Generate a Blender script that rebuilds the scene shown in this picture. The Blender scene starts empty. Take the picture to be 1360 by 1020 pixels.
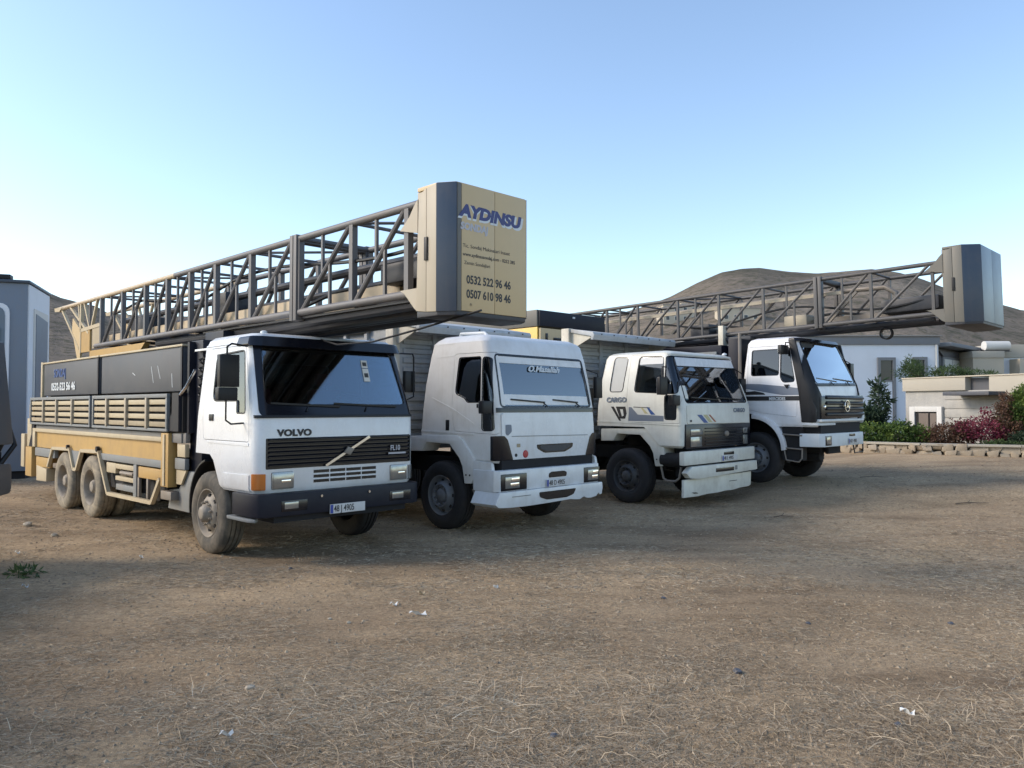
import bpy, bmesh, math, random
import numpy as np
from mathutils import Vector, Matrix
random.seed(7)
rng = np.random.default_rng(7)
scene = bpy.context.scene
col = scene.collection
PI = math.pi
R = math.radians

# ------------------------------------------------------------------ camera, sky, sun, exposure
cam_data = bpy.data.cameras.new('camera')
cam_data.sensor_width = 36.0
cam_data.lens = 27.53
cam_data.clip_start = 0.05
cam_data.clip_end = 4000
cam = bpy.data.objects.new('camera', cam_data)
cam.location = (0, 0, 1.86)
cam.rotation_euler = (R(91.652), 0, 0)
col.objects.link(cam)
scene.camera = cam

SUN_AZ = R(-92)      # measured from +Y towards +X: the sun stands to the left
SUN_EL = R(31)
world = bpy.data.worlds.new('World')
scene.world = world
world.use_nodes = True
wn = world.node_tree
for n in list(wn.nodes):
    wn.nodes.remove(n)
sky = wn.nodes.new('ShaderNodeTexSky')
sky.sky_type = 'NISHITA'
sky.sun_disc = False
sky.sun_elevation = SUN_EL
sky.sun_rotation = SUN_AZ
sky.altitude = 50
sky.air_density = 1.0
sky.dust_density = 0.7
sky.ozone_density = 1.0
bg = wn.nodes.new('ShaderNodeBackground')
bg.inputs['Strength'].default_value = 0.133
wo = wn.nodes.new('ShaderNodeOutputWorld')
wn.links.new(sky.outputs[0], bg.inputs[0])
wn.links.new(bg.outputs[0], wo.inputs[0])

sun_data = bpy.data.lights.new('sun', 'SUN')
sun_data.energy = 1.45
sun_data.angle = R(18.0)
sun_data.color = (1.0, 0.87, 0.70)
sun = bpy.data.objects.new('sun', sun_data)
sd = Vector((math.sin(SUN_AZ) * math.cos(SUN_EL), math.cos(SUN_AZ) * math.cos(SUN_EL), math.sin(SUN_EL)))
sun.rotation_euler = sd.to_track_quat('Z', 'Y').to_euler()
sun.location = sd * 50
col.objects.link(sun)
scene.view_settings.view_transform = 'Standard'
scene.view_settings.look = 'None'
scene.view_settings.exposure = 1.1
scene.view_settings.gamma = 1.0
scene.view_settings.use_curve_mapping = False
scene.render.engine = 'CYCLES'
scene.cycles.max_bounces = 8
scene.cycles.transparent_max_bounces = 12
scene.cycles.caustics_reflective = False
scene.cycles.caustics_refractive = False

# ------------------------------------------------------------------ materials
def newmat(name):
    m = bpy.data.materials.new(name)
    m.use_nodes = True
    nt = m.node_tree
    for n in list(nt.nodes):
        nt.nodes.remove(n)
    out = nt.nodes.new('ShaderNodeOutputMaterial')
    b = nt.nodes.new('ShaderNodeBsdfPrincipled')
    nt.links.new(b.outputs[0], out.inputs[0])
    return m, nt, b, out


def N(nt, typ, **kw):
    n = nt.nodes.new(typ)
    for k, v in kw.items():
        if k.startswith('i_'):
            n.inputs[k[2:].replace('_', ' ')].default_value = v
        else:
            setattr(n, k, v)
    return n


def ramp(nt, stops):
    r = nt.nodes.new('ShaderNodeValToRGB')
    while len(r.color_ramp.elements) < len(stops):
        r.color_ramp.elements.new(0.5)
    for e, (p, c) in zip(r.color_ramp.elements, stops):
        e.position = p
        e.color = (*c, 1) if len(c) == 3 else c
    return r


def mixc(nt, fac, a, b, blend='MIX'):
    n = nt.nodes.new('ShaderNodeMix')
    n.data_type = 'RGBA'
    n.blend_type = blend
    for sock, v in ((n.inputs[0], fac), (n.inputs[6], a), (n.inputs[7], b)):
        if hasattr(v, 'is_linked'):
            nt.links.new(v, sock)
        elif isinstance(v, (int, float)):
            sock.default_value = v
        else:
            sock.default_value = (*v, 1)
    return n.outputs[2]


def paint(name, c, rough=0.4, metal=0.0, dirt=0.25, dirtc=(0.23, 0.18, 0.13), scale=3.0, bump=0.0, spec=0.5, low=0.0, streak=0.5):
    """paint with blotchy dirt, vertical run streaks, and (low>0) dust thrown up from the ground."""
    m, nt, b, out = newmat(name)
    tc = N(nt, 'ShaderNodeTexCoord')
    n1 = N(nt, 'ShaderNodeTexNoise', i_Scale=scale, i_Detail=8.0, i_Roughness=0.65)
    nt.links.new(tc.outputs['Object'], n1.inputs['Vector'])
    r1 = ramp(nt, [(0.42, (0, 0, 0)), (0.75, (1, 1, 1))])
    nt.links.new(n1.outputs[0], r1.inputs[0])
    mp = N(nt, 'ShaderNodeMapping')
    mp.inputs['Scale'].default_value = (14, 14, 0.9)
    nt.links.new(tc.outputs['Object'], mp.inputs[0])
    n2 = N(nt, 'ShaderNodeTexNoise', i_Scale=1.0, i_Detail=4.0)
    nt.links.new(mp.outputs[0], n2.inputs['Vector'])
    r2 = ramp(nt, [(0.5, (0, 0, 0)), (0.8, (1, 1, 1))])
    nt.links.new(n2.outputs[0], r2.inputs[0])
    ad = N(nt, 'ShaderNodeMath', operation='MULTIPLY_ADD')
    nt.links.new(r2.outputs[0], ad.inputs[0])
    ad.inputs[1].default_value = streak
    nt.links.new(r1.outputs[0], ad.inputs[2])
    fac = N(nt, 'ShaderNodeMath', operation='MULTIPLY', use_clamp=True)
    nt.links.new(ad.outputs[0], fac.inputs[0])
    fac.inputs[1].default_value = dirt
    f = fac.outputs[0]
    if low > 0:
        sx = N(nt, 'ShaderNodeSeparateXYZ')
        nt.links.new(tc.outputs['Object'], sx.inputs[0])
        mr = N(nt, 'ShaderNodeMapRange')
        mr.inputs['From Min'].default_value = 1.5
        mr.inputs['From Max'].default_value = 0.35
        mr.inputs['To Max'].default_value = low
        nt.links.new(sx.outputs[2], mr.inputs[0])
        mu = N(nt, 'ShaderNodeMath', operation='MULTIPLY')
        nt.links.new(mr.outputs[0], mu.inputs[0])
        nt.links.new(n1.outputs[0], mu.inputs[1])
        a2 = N(nt, 'ShaderNodeMath', operation='ADD', use_clamp=True)
        nt.links.new(f, a2.inputs[0])
        nt.links.new(mu.outputs[0], a2.inputs[1])
        f = a2.outputs[0]
    nt.links.new(mixc(nt, f, c, dirtc), b.inputs['Base Color'])
    rr = N(nt, 'ShaderNodeMapRange')
    rr.inputs['To Min'].default_value = rough
    rr.inputs['To Max'].default_value = min(1.0, rough + 0.35)
    nt.links.new(f, rr.inputs[0])
    nt.links.new(rr.outputs[0], b.inputs['Roughness'])
    b.inputs['Metallic'].default_value = metal
    b.inputs['Specular IOR Level'].default_value = spec
    # slight waviness of pressed sheet
    nb = N(nt, 'ShaderNodeTexNoise', i_Scale=2.2 if bump == 0 else 18.0, i_Detail=2.0 if bump == 0 else 6.0)
    nt.links.new(tc.outputs['Object'], nb.inputs['Vector'])
    bm_ = N(nt, 'ShaderNodeBump')
    bm_.inputs['Strength'].default_value = 0.12 if bump == 0 else bump
    bm_.inputs['Distance'].default_value = 0.02
    nt.links.new(nb.outputs[0], bm_.inputs['Height'])
    nt.links.new(bm_.outputs[0], b.inputs['Normal'])
    return m


def glassmat(name, tint=(0.35, 0.45, 0.5), refl=0.10):
    m, nt, b, out = newmat(name)
    nt.nodes.remove(b)
    t = N(nt, 'ShaderNodeBsdfTransparent')
    t.inputs[0].default_value = (*tint, 1)
    g = N(nt, 'ShaderNodeBsdfGlossy')
    g.inputs['Roughness'].default_value = 0.03
    g.inputs['Color'].default_value = (0.9, 0.95, 1.0, 1)
    fr = N(nt, 'ShaderNodeFresnel')
    fr.inputs[0].default_value = 1.5
    a = N(nt, 'ShaderNodeMath', operation='ADD', use_clamp=True)
    a.inputs[1].default_value = refl
    nt.links.new(fr.outputs[0], a.inputs[0])
    mx = N(nt, 'ShaderNodeMixShader')
    nt.links.new(a.outputs[0], mx.inputs[0])
    nt.links.new(t.outputs[0], mx.inputs[1])
    nt.links.new(g.outputs[0], mx.inputs[2])
    nt.links.new(mx.outputs[0], out.inputs[0])
    return m


M = {}
M['white'] = paint('white_cab_paint', (0.73, 0.75, 0.77), 0.24, dirt=0.22, dirtc=(.36, .31, .25), low=0.4)
M['white2'] = paint('off_white_cab_paint', (0.74, 0.74, 0.73), 0.28, dirt=0.30, dirtc=(.40, .36, .30), low=0.45)
M['cream'] = paint('cream_cab_paint', (0.68, 0.68, 0.62), 0.35, dirt=0.26, low=0.3)
M['white4'] = paint('white_paint_long_cab', (0.76, 0.77, 0.79), 0.3, dirt=0.2, low=0.3)
M['black'] = paint('black_plastic', (0.010, 0.011, 0.014), 0.42, dirt=0.08, dirtc=(0.09, 0.08, 0.065), low=0.12, spec=.3)
M['gloss'] = paint('black_trim', (0.006, 0.007, 0.012), 0.22, dirt=0.04, dirtc=(0.08, 0.075, 0.07))
M['navy'] = paint('dark_navy_paint', (0.008, 0.010, 0.020), 0.45, dirt=0.08, dirtc=(0.07, 0.065, 0.06), low=0.08, spec=.25)
M['tank'] = paint('blue_grey_tank_paint', (0.050, 0.058, 0.072), 0.5, dirt=0.3, dirtc=(0.16, 0.15, 0.14))
M['yellow'] = paint('faded_yellow_paint', (0.47, 0.29, 0.085), 0.5, dirt=0.35, dirtc=(0.30, 0.21, 0.12), low=0.5)
M['ochre'] = paint('ochre_panel_paint', (0.56, 0.42, 0.23), 0.45, dirt=0.08)
M['sand'] = paint('sand_cream_paint', (0.50, 0.42, 0.28), 0.5, dirt=0.3, dirtc=(0.33, 0.25, 0.16), low=0.4)
M['boxside'] = paint('pale_beige_paint', (0.38, 0.33, 0.25), 0.5, dirt=0.3, dirtc=(0.4, 0.33, 0.24))
M['boxblue'] = paint('blue_grey_paint', (0.032, 0.050, 0.082), 0.35, dirt=0.1)
M['boxlight'] = paint('light_blue_grey_paint', (0.12, 0.165, 0.215), 0.4, dirt=0.12)
M['boxgrey'] = paint('warm_grey_paint', (0.125, 0.12, 0.105), 0.5, dirt=0.2)
M['mast'] = paint('mast_grey_paint', (0.105, 0.105, 0.112), 0.5, dirt=0.4, dirtc=(0.27, 0.225, 0.18), scale=1.2)
M['mast2'] = paint('dark_grey_mast_paint', (0.062, 0.062, 0.066), 0.5, dirt=0.35, dirtc=(0.2, 0.17, 0.14), scale=1.2)
M['mastdark'] = paint('mast_dark_paint', (0.028, 0.031, 0.04), 0.5, dirt=0.25, dirtc=(0.12, 0.10, 0.09))
M['mastsand'] = paint('mast_sand_paint', (0.50, 0.40, 0.27), 0.5, dirt=0.3, dirtc=(0.3, 0.22, 0.15))
M['greyband'] = paint('grey_band_paint', (0.17, 0.17, 0.17), 0.5, dirt=0.4)
M['greyblue'] = paint('grey_blue_steel', (0.20, 0.22, 0.23), 0.5, dirt=0.35, low=0.3)
M['slatgrey'] = paint('weathered_slat', (0.38, 0.31, 0.20), 0.6, dirt=0.4)
M['steel'] = paint('dusty_steel', (0.22, 0.20, 0.18), 0.5, metal=0.3, dirt=0.6)
M['chrome'] = paint('chrome', (0.75, 0.76, 0.78), 0.15, metal=1.0, dirt=0.2)
M['rim'] = paint('dusty_rim', (0.30, 0.26, 0.21), 0.6, dirt=0.6, dirtc=(0.12, 0.10, 0.08), scale=9)
M['rimdark'] = paint('dark_rim', (0.05, 0.052, 0.058), 0.5, dirt=0.4, dirtc=(0.14, 0.12, 0.1), scale=8)
M['rimblue'] = paint('grey_rim', (0.16, 0.17, 0.19), 0.45, dirt=0.4, dirtc=(0.1, 0.09, 0.08), scale=8)
M['tyre'] = paint('tyre_rubber', (0.014, 0.014, 0.017), 0.75, dirt=0.3, dirtc=(0.06, 0.052, 0.045), scale=6, bump=0.3)
M['tyredust'] = paint('dusty_tyre_rubber', (0.07, 0.064, 0.055), 0.85, dirt=0.9, dirtc=(0.22, 0.185, 0.14), scale=4, bump=0.3)
M['tyresand'] = paint('sandy_tyre_rubber', (0.19, 0.165, 0.128), 0.9, dirt=0.9, dirtc=(0.42, 0.35, 0.25), scale=5, bump=0.3)
M['chassis'] = paint('chassis_grime', (0.009, 0.009, 0.011), 0.85, dirt=0.3, dirtc=(0.035, 0.03, 0.026))
M['interior'] = paint('cab_interior', (0.045, 0.05, 0.055), 0.8, dirt=0.1)
M['headliner'] = paint('cab_lining', (0.10, 0.10, 0.10), 0.9, dirt=0.1)
M['seatred'] = paint('seat_red', (0.25, 0.03, 0.03), 0.8, dirt=0.1)
M['seatgrey'] = paint('seat_grey', (0.10, 0.10, 0.11), 0.9, dirt=0.1)
M['paper'] = paint('white_paper', (0.7, 0.7, 0.68), 0.7, dirt=0.1)
M['orange'] = paint('amber_lens', (0.55, 0.17, 0.03), 0.2, dirt=0.2)
M['red'] = paint('red_badge', (0.4, 0.02, 0.03), 0.3, dirt=0.1)
M['lens'] = paint('lamp_lens', (0.30, 0.31, 0.31), 0.12, metal=0.6, dirt=0.3, scale=9)
M['reflector'] = paint('lamp_reflector', (0.85, 0.86, 0.88), 0.1, metal=1.0, dirt=0.1)
M['plate'] = paint('plate_white', (0.6, 0.6, 0.6), 0.5, dirt=0.3)
M['euroblue'] = paint('plate_blue', (0.02, 0.05, 0.3), 0.5, dirt=0.1)
M['letter'] = paint('black_lettering', (0.015, 0.015, 0.018), 0.5, dirt=0.05)
M['letterwhite'] = paint('white_lettering', (0.62, 0.66, 0.68), 0.5, dirt=0.15)
M['letterblue'] = paint('blue_lettering', (0.018, 0.022, 0.14), 0.4, dirt=0.05)
M['lettersilver'] = paint('silver_lettering', (0.42, 0.42, 0.46), 0.4, dirt=0.05)
M['stripeblue'] = paint('blue_stripe', (0.03, 0.09, 0.28), 0.4, dirt=0.1)
M['stripegrey'] = paint('grey_blue_stripe', (0.16, 0.19, 0.24), 0.4, dirt=0.15)
M['stripered'] = paint('rust_red_stripe', (0.35, 0.10, 0.04), 0.4, dirt=0.1)
M['stripegold'] = paint('pale_gold_stripe', (0.5, 0.45, 0.25), 0.4, dirt=0.1)
M['hopper'] = paint('grey_white_hopper_paint', (0.42, 0.44, 0.45), 0.5, dirt=0.5, dirtc=(0.22, 0.2, 0.17))
M['hoppercream'] = paint('cream_hopper_paint', (0.62, 0.58, 0.48), 0.5, dirt=0.35)
M['glass'] = glassmat('windscreen_glass', (0.52, 0.64, 0.70), 0.12)
M['glass4'] = glassmat('bright_windscreen_glass', (0.6, 0.72, 0.78), 0.38)
M['glass2'] = glassmat('tinted_windscreen_glass', (0.32, 0.44, 0.55), 0.12)
M['glassdark'] = glassmat('side_window_glass', (0.13, 0.15, 0.17), 0.03)
M['curtain'] = paint('window_curtain', (0.55, 0.55, 0.52), 0.9, dirt=0.1)

# ------------------------------------------------------------------ mesh helpers
class MB:
    def __init__(self):
        self.v = []
        self.f = []
        self.sm = []

    def add(self, vs, fs, smooth=False):
        o = len(self.v)
        self.v.extend([tuple(p) for p in vs])
        self.f.extend([tuple(i + o for i in f) for f in fs])
        self.sm.extend([smooth] * len(fs))
        return self

    def box(self, x0, x1, y0, y1, z0, z1, rot=None, piv=None):
        vs = [(x, y, z) for x in (x0, x1) for y in (y0, y1) for z in (z0, z1)]
        if rot is not None:
            c = Vector(piv) if piv else Vector(((x0 + x1) / 2, (y0 + y1) / 2, (z0 + z1) / 2))
            vs = [c + rot @ (Vector(p) - c) for p in vs]
        return self.add(vs, [(0, 1, 3, 2), (4, 6, 7, 5), (0, 4, 5, 1), (2, 3, 7, 6), (0, 2, 6, 4), (1, 5, 7, 3)])

    def prism(self, poly, axis, a, b):
        """poly in the plane across axis; 'x': (y,z)  'y': (x,z)  'z': (x,y)"""
        ar = sum(poly[i][0] * poly[(i + 1) % len(poly)][1] - poly[(i + 1) % len(poly)][0] * poly[i][1] for i in range(len(poly)))
        if ar < 0:
            poly = poly[::-1]
        n = len(poly)

        def P(p, t):
            return {'x': (t, p[0], p[1]), 'y': (p[0], t, p[1]), 'z': (p[0], p[1], t)}[axis]
        vs = [P(p, a) for p in poly] + [P(p, b) for p in poly]
        fs = [tuple(range(n))[::-1], tuple(range(n, 2 * n))] + [(i, (i + 1) % n, n + (i + 1) % n, n + i) for i in range(n)]
        if axis == 'y':
            fs = [f[::-1] for f in fs]
        return self.add(vs, fs)

    def tube(self, pts, r, n=8, caps=True, r2=None):
        pts = [Vector(p) for p in pts]
        rings = []
        up = None
        for i, p in enumerate(pts):
            if i == 0:
                d = pts[1] - p
            elif i == len(pts) - 1:
                d = p - pts[i - 1]
            else:
                d = (pts[i + 1] - p).normalized() + (p - pts[i - 1]).normalized()
            d.normalize()
            if up is None:
                up = Vector((0, 0, 1)) if abs(d.z) < 0.9 else Vector((0, 1, 0))
            s = d.cross(up)
            if s.length < 1e-4:
                s = d.cross(Vector((1, 0, 0)))
            s.normalize()
            u = s.cross(d).normalized()
            up = u
            rr = r if r2 is None else r + (r2 - r) * i / (len(pts) - 1)
            rings.append([p + (s * math.cos(2 * PI * k / n) + u * math.sin(2 * PI * k / n)) * rr for k in range(n)])
        vs = [q for ring in rings for q in ring]
        fs = []
        for i in range(len(rings) - 1):
            for k in range(n):
                a, b_ = i * n + k, i * n + (k + 1) % n
                fs.append((a, b_, b_ + n, a + n))
        o = len(self.v)
        self.add(vs, fs, n > 5)
        if caps:
            self.f.append(tuple(o + k for k in range(n))[::-1])
            self.f.append(tuple(o + (len(rings) - 1) * n + k for k in range(n)))
            self.sm += [False, False]
        return self

    def bar(self, a, b, w, h):
        """square section bar from a to b, w across, h up"""
        a, b = Vector(a), Vector(b)
        d = (b - a).normalized()
        s = d.cross(Vector((0, 0, 1)))
        if s.length < 1e-3:
            s = Vector((1, 0, 0))
        s.normalize()
        u = s.cross(d).normalized()
        vs = []
        for p in (a, b):
            for i, j in ((-1, -1), (1, -1), (1, 1), (-1, 1)):
                vs.append(p + s * i * w / 2 + u * j * h / 2)
        return self.add(vs, [(0, 1, 2, 3)[::-1], (4, 5, 6, 7), (0, 1, 5, 4), (1, 2, 6, 5), (2, 3, 7, 6), (3, 0, 4, 7)])

    def lathe(self, prof, n=48, axis='x', closed=False, mod=None):
        """prof: list of (t along axis, radius); mod(k, j, r) may change a radius"""
        m = len(prof)
        vs = []
        for k in range(n):
            a = 2 * PI * k / n
            for j, (t, r) in enumerate(prof):
                if mod:
                    r = mod(k, j, r)
                c, s = math.cos(a) * r, math.sin(a) * r
                vs.append({'x': (t, c, s), 'y': (c, t, s), 'z': (c, s, t)}[axis])
        fs = []
        for k in range(n):
            k2 = (k + 1) % n
            for j in range(m if closed else m - 1):
                j2 = (j + 1) % m
                fs.append((k * m + j, k2 * m + j, k2 * m + j2, k * m + j2))
        if axis == 'y':
            fs = [f[::-1] for f in fs]
        return self.add(vs, fs, True)

    def data(self, name, mats, bevel=0.0, sharp=35, fix=False):
        me = bpy.data.meshes.new(name)
        me.from_pydata(self.v, [], self.f)
        me.polygons.foreach_set('use_smooth', self.sm)
        if bevel > 0 or fix:
            bm = bmesh.new()
            bm.from_mesh(me)
            if fix:
                bmesh.ops.remove_doubles(bm, verts=bm.verts, dist=1e-5)
                bmesh.ops.recalc_face_normals(bm, faces=bm.faces)
            if bevel > 0:
                es = [e for e in bm.edges if len(e.link_faces) == 2 and e.calc_face_angle(0) > R(30)]
                bmesh.ops.bevel(bm, geom=es, offset=bevel, segments=2, profile=0.6, affect='EDGES', clamp_overlap=True)
                for f in bm.faces:
                    f.smooth = True
            bm.to_mesh(me)
            bm.free()
        me.update()
        if any(self.sm) or bevel > 0:
            me.set_sharp_from_angle(angle=R(sharp))
        for mm in (mats if isinstance(mats, (list, tuple)) else [mats]):
            me.materials.append(mm)
        return me

    def build(self, name, mats, parent=None, loc=(0, 0, 0), rot=(0, 0, 0), bevel=0.0, sharp=35, fix=False):
        return link(name, self.data(name, mats, bevel, sharp, fix), parent, loc, rot)


def link(name, me, parent=None, loc=(0, 0, 0), rot=(0, 0, 0)):
    o = bpy.data.objects.new(name, me)
    col.objects.link(o)
    o.location = loc
    o.rotation_euler = rot
    if parent is not None:
        o.parent = parent
    return o


def empty(name, loc=(0, 0, 0), rz=0.0, parent=None):
    o = bpy.data.objects.new(name, None)
    o.empty_display_size = 0.3
    col.objects.link(o)
    o.location = loc
    o.rotation_euler = (0, 0, rz)
    if parent is not None:
        o.parent = parent
    return o


def tag(o, label=None, cat=None, group=None, kind=None):
    if label:
        o['label'] = label
    if cat:
        o['category'] = cat
    if group:
        o['group'] = group
    if kind:
        o['kind'] = kind
    return o


def copy_tree(o, parent=None):
    c = o.copy()
    col.objects.link(c)
    c.parent = parent
    for ch in list(o.children):
        copy_tree(ch, c)
    return c


def rpoly(pts, r, n=4):
    """round the corners of a polygon; r a number or a list per corner"""
    out = []
    m = len(pts)
    for i in range(m):
        rr = r[i] if isinstance(r, (list, tuple)) else r
        p0, p1, p2 = (Vector(pts[(i - 1) % m]), Vector(pts[i]), Vector(pts[(i + 1) % m]))
        a, b = (p0 - p1), (p2 - p1)
        rr = min(rr, a.length * 0.45, b.length * 0.45)
        if rr < 1e-4:
            out.append(tuple(p1))
            continue
        a.normalize()
        b.normalize()
        s, e = p1 + a * rr, p1 + b * rr
        for k in range(n + 1):
            t = k / n
            q = s * (1 - t) ** 2 + p1 * 2 * t * (1 - t) + e * t * t
            out.append((q.x, q.y))
    return out


def rect(x0, x1, z0, z1, r=0.0):
    p = [(x0, z0), (x1, z0), (x1, z1), (x0, z1)]
    return rpoly(p, r) if r else p


def boolean(base, cutters, name):
    """base: mesh; cutters: list of (op, mesh) applied one after another"""
    tmp = bpy.data.objects.new('tmp_base', base)
    col.objects.link(tmp)
    cs = []
    for op, me in cutters:
        c = bpy.data.objects.new('tmp_cut', me)
        col.objects.link(c)
        cs.append(c)
        md = tmp.modifiers.new('b', 'BOOLEAN')
        md.operation = op
        md.solver = 'EXACT'
        md.object = c
    dg = bpy.context.evaluated_depsgraph_get()
    res = bpy.data.meshes.new_from_object(tmp.evaluated_get(dg))
    res.name = name
    bpy.data.objects.remove(tmp)
    for c in cs:
        me = c.data
        bpy.data.objects.remove(c)
    return res


def text_mesh(s, size, mat, ext=0.003, shear=0.0, bold=0.0, sx=1.0, align='LEFT', spacing=1.0):
    cu = bpy.data.curves.new('lettering', 'FONT')
    cu.body = s
    cu.size = size
    cu.extrude = ext
    cu.shear = shear
    cu.offset = bold
    cu.align_x = align
    cu.space_character = spacing
    cu.resolution_u = 3
    o = bpy.data.objects.new('tmp_text', cu)
    col.objects.link(o)
    o.scale = (sx, 1, 1)
    dg = bpy.context.evaluated_depsgraph_get()
    me = bpy.data.meshes.new_from_object(o.evaluated_get(dg))
    bpy.data.objects.remove(o)
    me.transform(Matrix.Diagonal((sx, 1, 1, 1)))
    me.materials.clear()
    me.materials.append(mat)
    return me


def text(s, size, mat, parent, loc, face='front', name='lettering', **kw):
    me = text_mesh(s, size, mat, **kw)
    tilt = kw.pop('tilt', 0)
    rot = {'front': (PI / 2, 0, 0), 'left': (PI / 2, 0, -PI / 2)}[face]
    return link(name, me, parent, loc, rot)


# ------------------------------------------------------------------ cab maker: a lofted shell with real openings
class Cab:
    def __init__(self, slices, rf=0.12, rr=0.06, wall=0.05):
        self.s = slices          # (z, y_front, y_rear, half_width)
        self.rf, self.rr, self.wall = rf, rr, wall

    def loft(self, off, mat=None):
        b = MB()
        nc = 6
        rings = []
        S = self.s
        for i, (z, yf, yr, hw) in enumerate(S):
            zz = z
            if i == 0:
                zz = z - off
            if i == len(S) - 1:
                zz = z + off
            elif off < -0.03 and i == len(S) - 2:
                zz = min(z, S[-1][0] + off - 0.01)
            if off < 0 and i == 1:
                zz = max(z, S[0][0] - off + .012)
            y0, y1, h = yf - off, yr + off, hw + off
            rf, rr = max(self.rf + off, 0.02), max(self.rr + off, 0.02)
            ring = []
            for (cx, cy, r, a0) in ((h - rf, y0 + rf, rf, -90), (h - rr, y1 - rr, rr, 0), (-h + rr, y1 - rr, rr, 90), (-h + rf, y0 + rf, rf, 180)):
                for k in range(nc + 1):
                    a = R(a0 + 90 * k / nc)
                    ring.append((cx + r * math.cos(a), cy + r * math.sin(a), zz))
            rings.append(ring)
        n = len(rings[0])
        vs = [p for r in rings for p in r]
        fs = []
        for i in range(len(rings) - 1):
            for k in range(n):
                k2 = (k + 1) % n
                fs.append((i * n + k, i * n + k2, (i + 1) * n + k2, (i + 1) * n + k))
        fs.append(tuple(range(n))[::-1])
        fs.append(tuple((len(rings) - 1) * n + k for k in range(n)))
        b.add(vs, fs, True)
        return b.data('loft', mat or M['white'])

    def finish(self, me, name, mat, parent, sharp=28):
        for p in me.polygons:
            p.use_smooth = True
        me.set_sharp_from_angle(angle=R(sharp))
        me.materials.clear()
        me.materials.append(mat)
        return link(name, me, parent)

    def cutter(self, axis, poly, lim=None):
        b = MB()
        if axis == 'F':
            a, c = lim or (-1.0, 0.9)
            b.prism(poly, 'y', a, c)
        elif axis == 'B':
            b.prism(poly, 'y', lim[0], lim[1])
        elif axis == 'L':
            a, c = lim or (-2.0, -0.93)
            b.prism(poly, 'x', a, c)
        elif axis == 'R':
            b.prism(poly, 'x', 0.93, 2.0)
        elif axis == 'LR':
            b.prism(poly, 'x', -2.0, -.93)
            b.prism(poly, 'x', .93, 2.0)
        elif axis == 'X':
            b.prism(poly, 'x', -2.0, 2.0)
        return b.data('cut', M['black'])

    def patch(self, name, poly, axis, o_out, o_in, mat, parent, lim=None):
        me = boolean(self.loft(o_out), [('INTERSECT', self.cutter(axis, poly, lim)), ('DIFFERENCE', self.loft(o_in))], name)
        return self.finish(me, name, mat, parent)

    def lining(self, cuts, arch, parent, wl=None):
        cs = [('DIFFERENCE', self.loft(-.062))]
        for ax, poly, lim in cuts:
            cs.append(('DIFFERENCE', self.cutter(ax, poly, lim)))
        cs.append(('DIFFERENCE', self.cutter('X', arch)))
        me = boolean(self.loft(-.054), cs, 'cab_lining')
        return self.finish(me, 'cab_lining', M['interior'], parent)

    def ring(self, name, poly, inner, axis, o_out, o_in, mat, parent, lim=None):
        me = boolean(self.loft(o_out), [('INTERSECT', self.cutter(axis, poly, lim)), ('DIFFERENCE', self.loft(o_in)),
                                        ('DIFFERENCE', self.cutter(axis, inner, (lim[0] - .5, lim[1] + .5) if lim else None))], name)
        return self.finish(me, name, mat, parent)


def grow(poly, d):
    """offset a roughly convex polygon outwards by d"""
    n = len(poly)
    ar = sum(poly[i][0] * poly[(i + 1) % n][1] - poly[(i + 1) % n][0] * poly[i][1] for i in range(n))
    sg = 1 if ar > 0 else -1
    out = []
    for i in range(n):
        p0, p1, p2 = Vector(poly[(i - 1) % n]), Vector(poly[i]), Vector(poly[(i + 1) % n])
        e1 = p1 - p0
        e2 = p2 - p1
        if e1.length < 1e-6:
            e1 = e2
        if e2.length < 1e-6:
            e2 = e1
        n1 = Vector((e1.y, -e1.x)).normalized() * sg
        n2 = Vector((e2.y, -e2.x)).normalized() * sg
        m = (n1 + n2)
        if m.length < 1e-4:
            m = n1.copy()
        m.normalize()
        k = d / max(0.45, m.dot(n1))
        out.append((p1.x + m.x * k, p1.y + m.y * k))
    return out

# ------------------------------------------------------------------ wheels
_wm = {}


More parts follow.
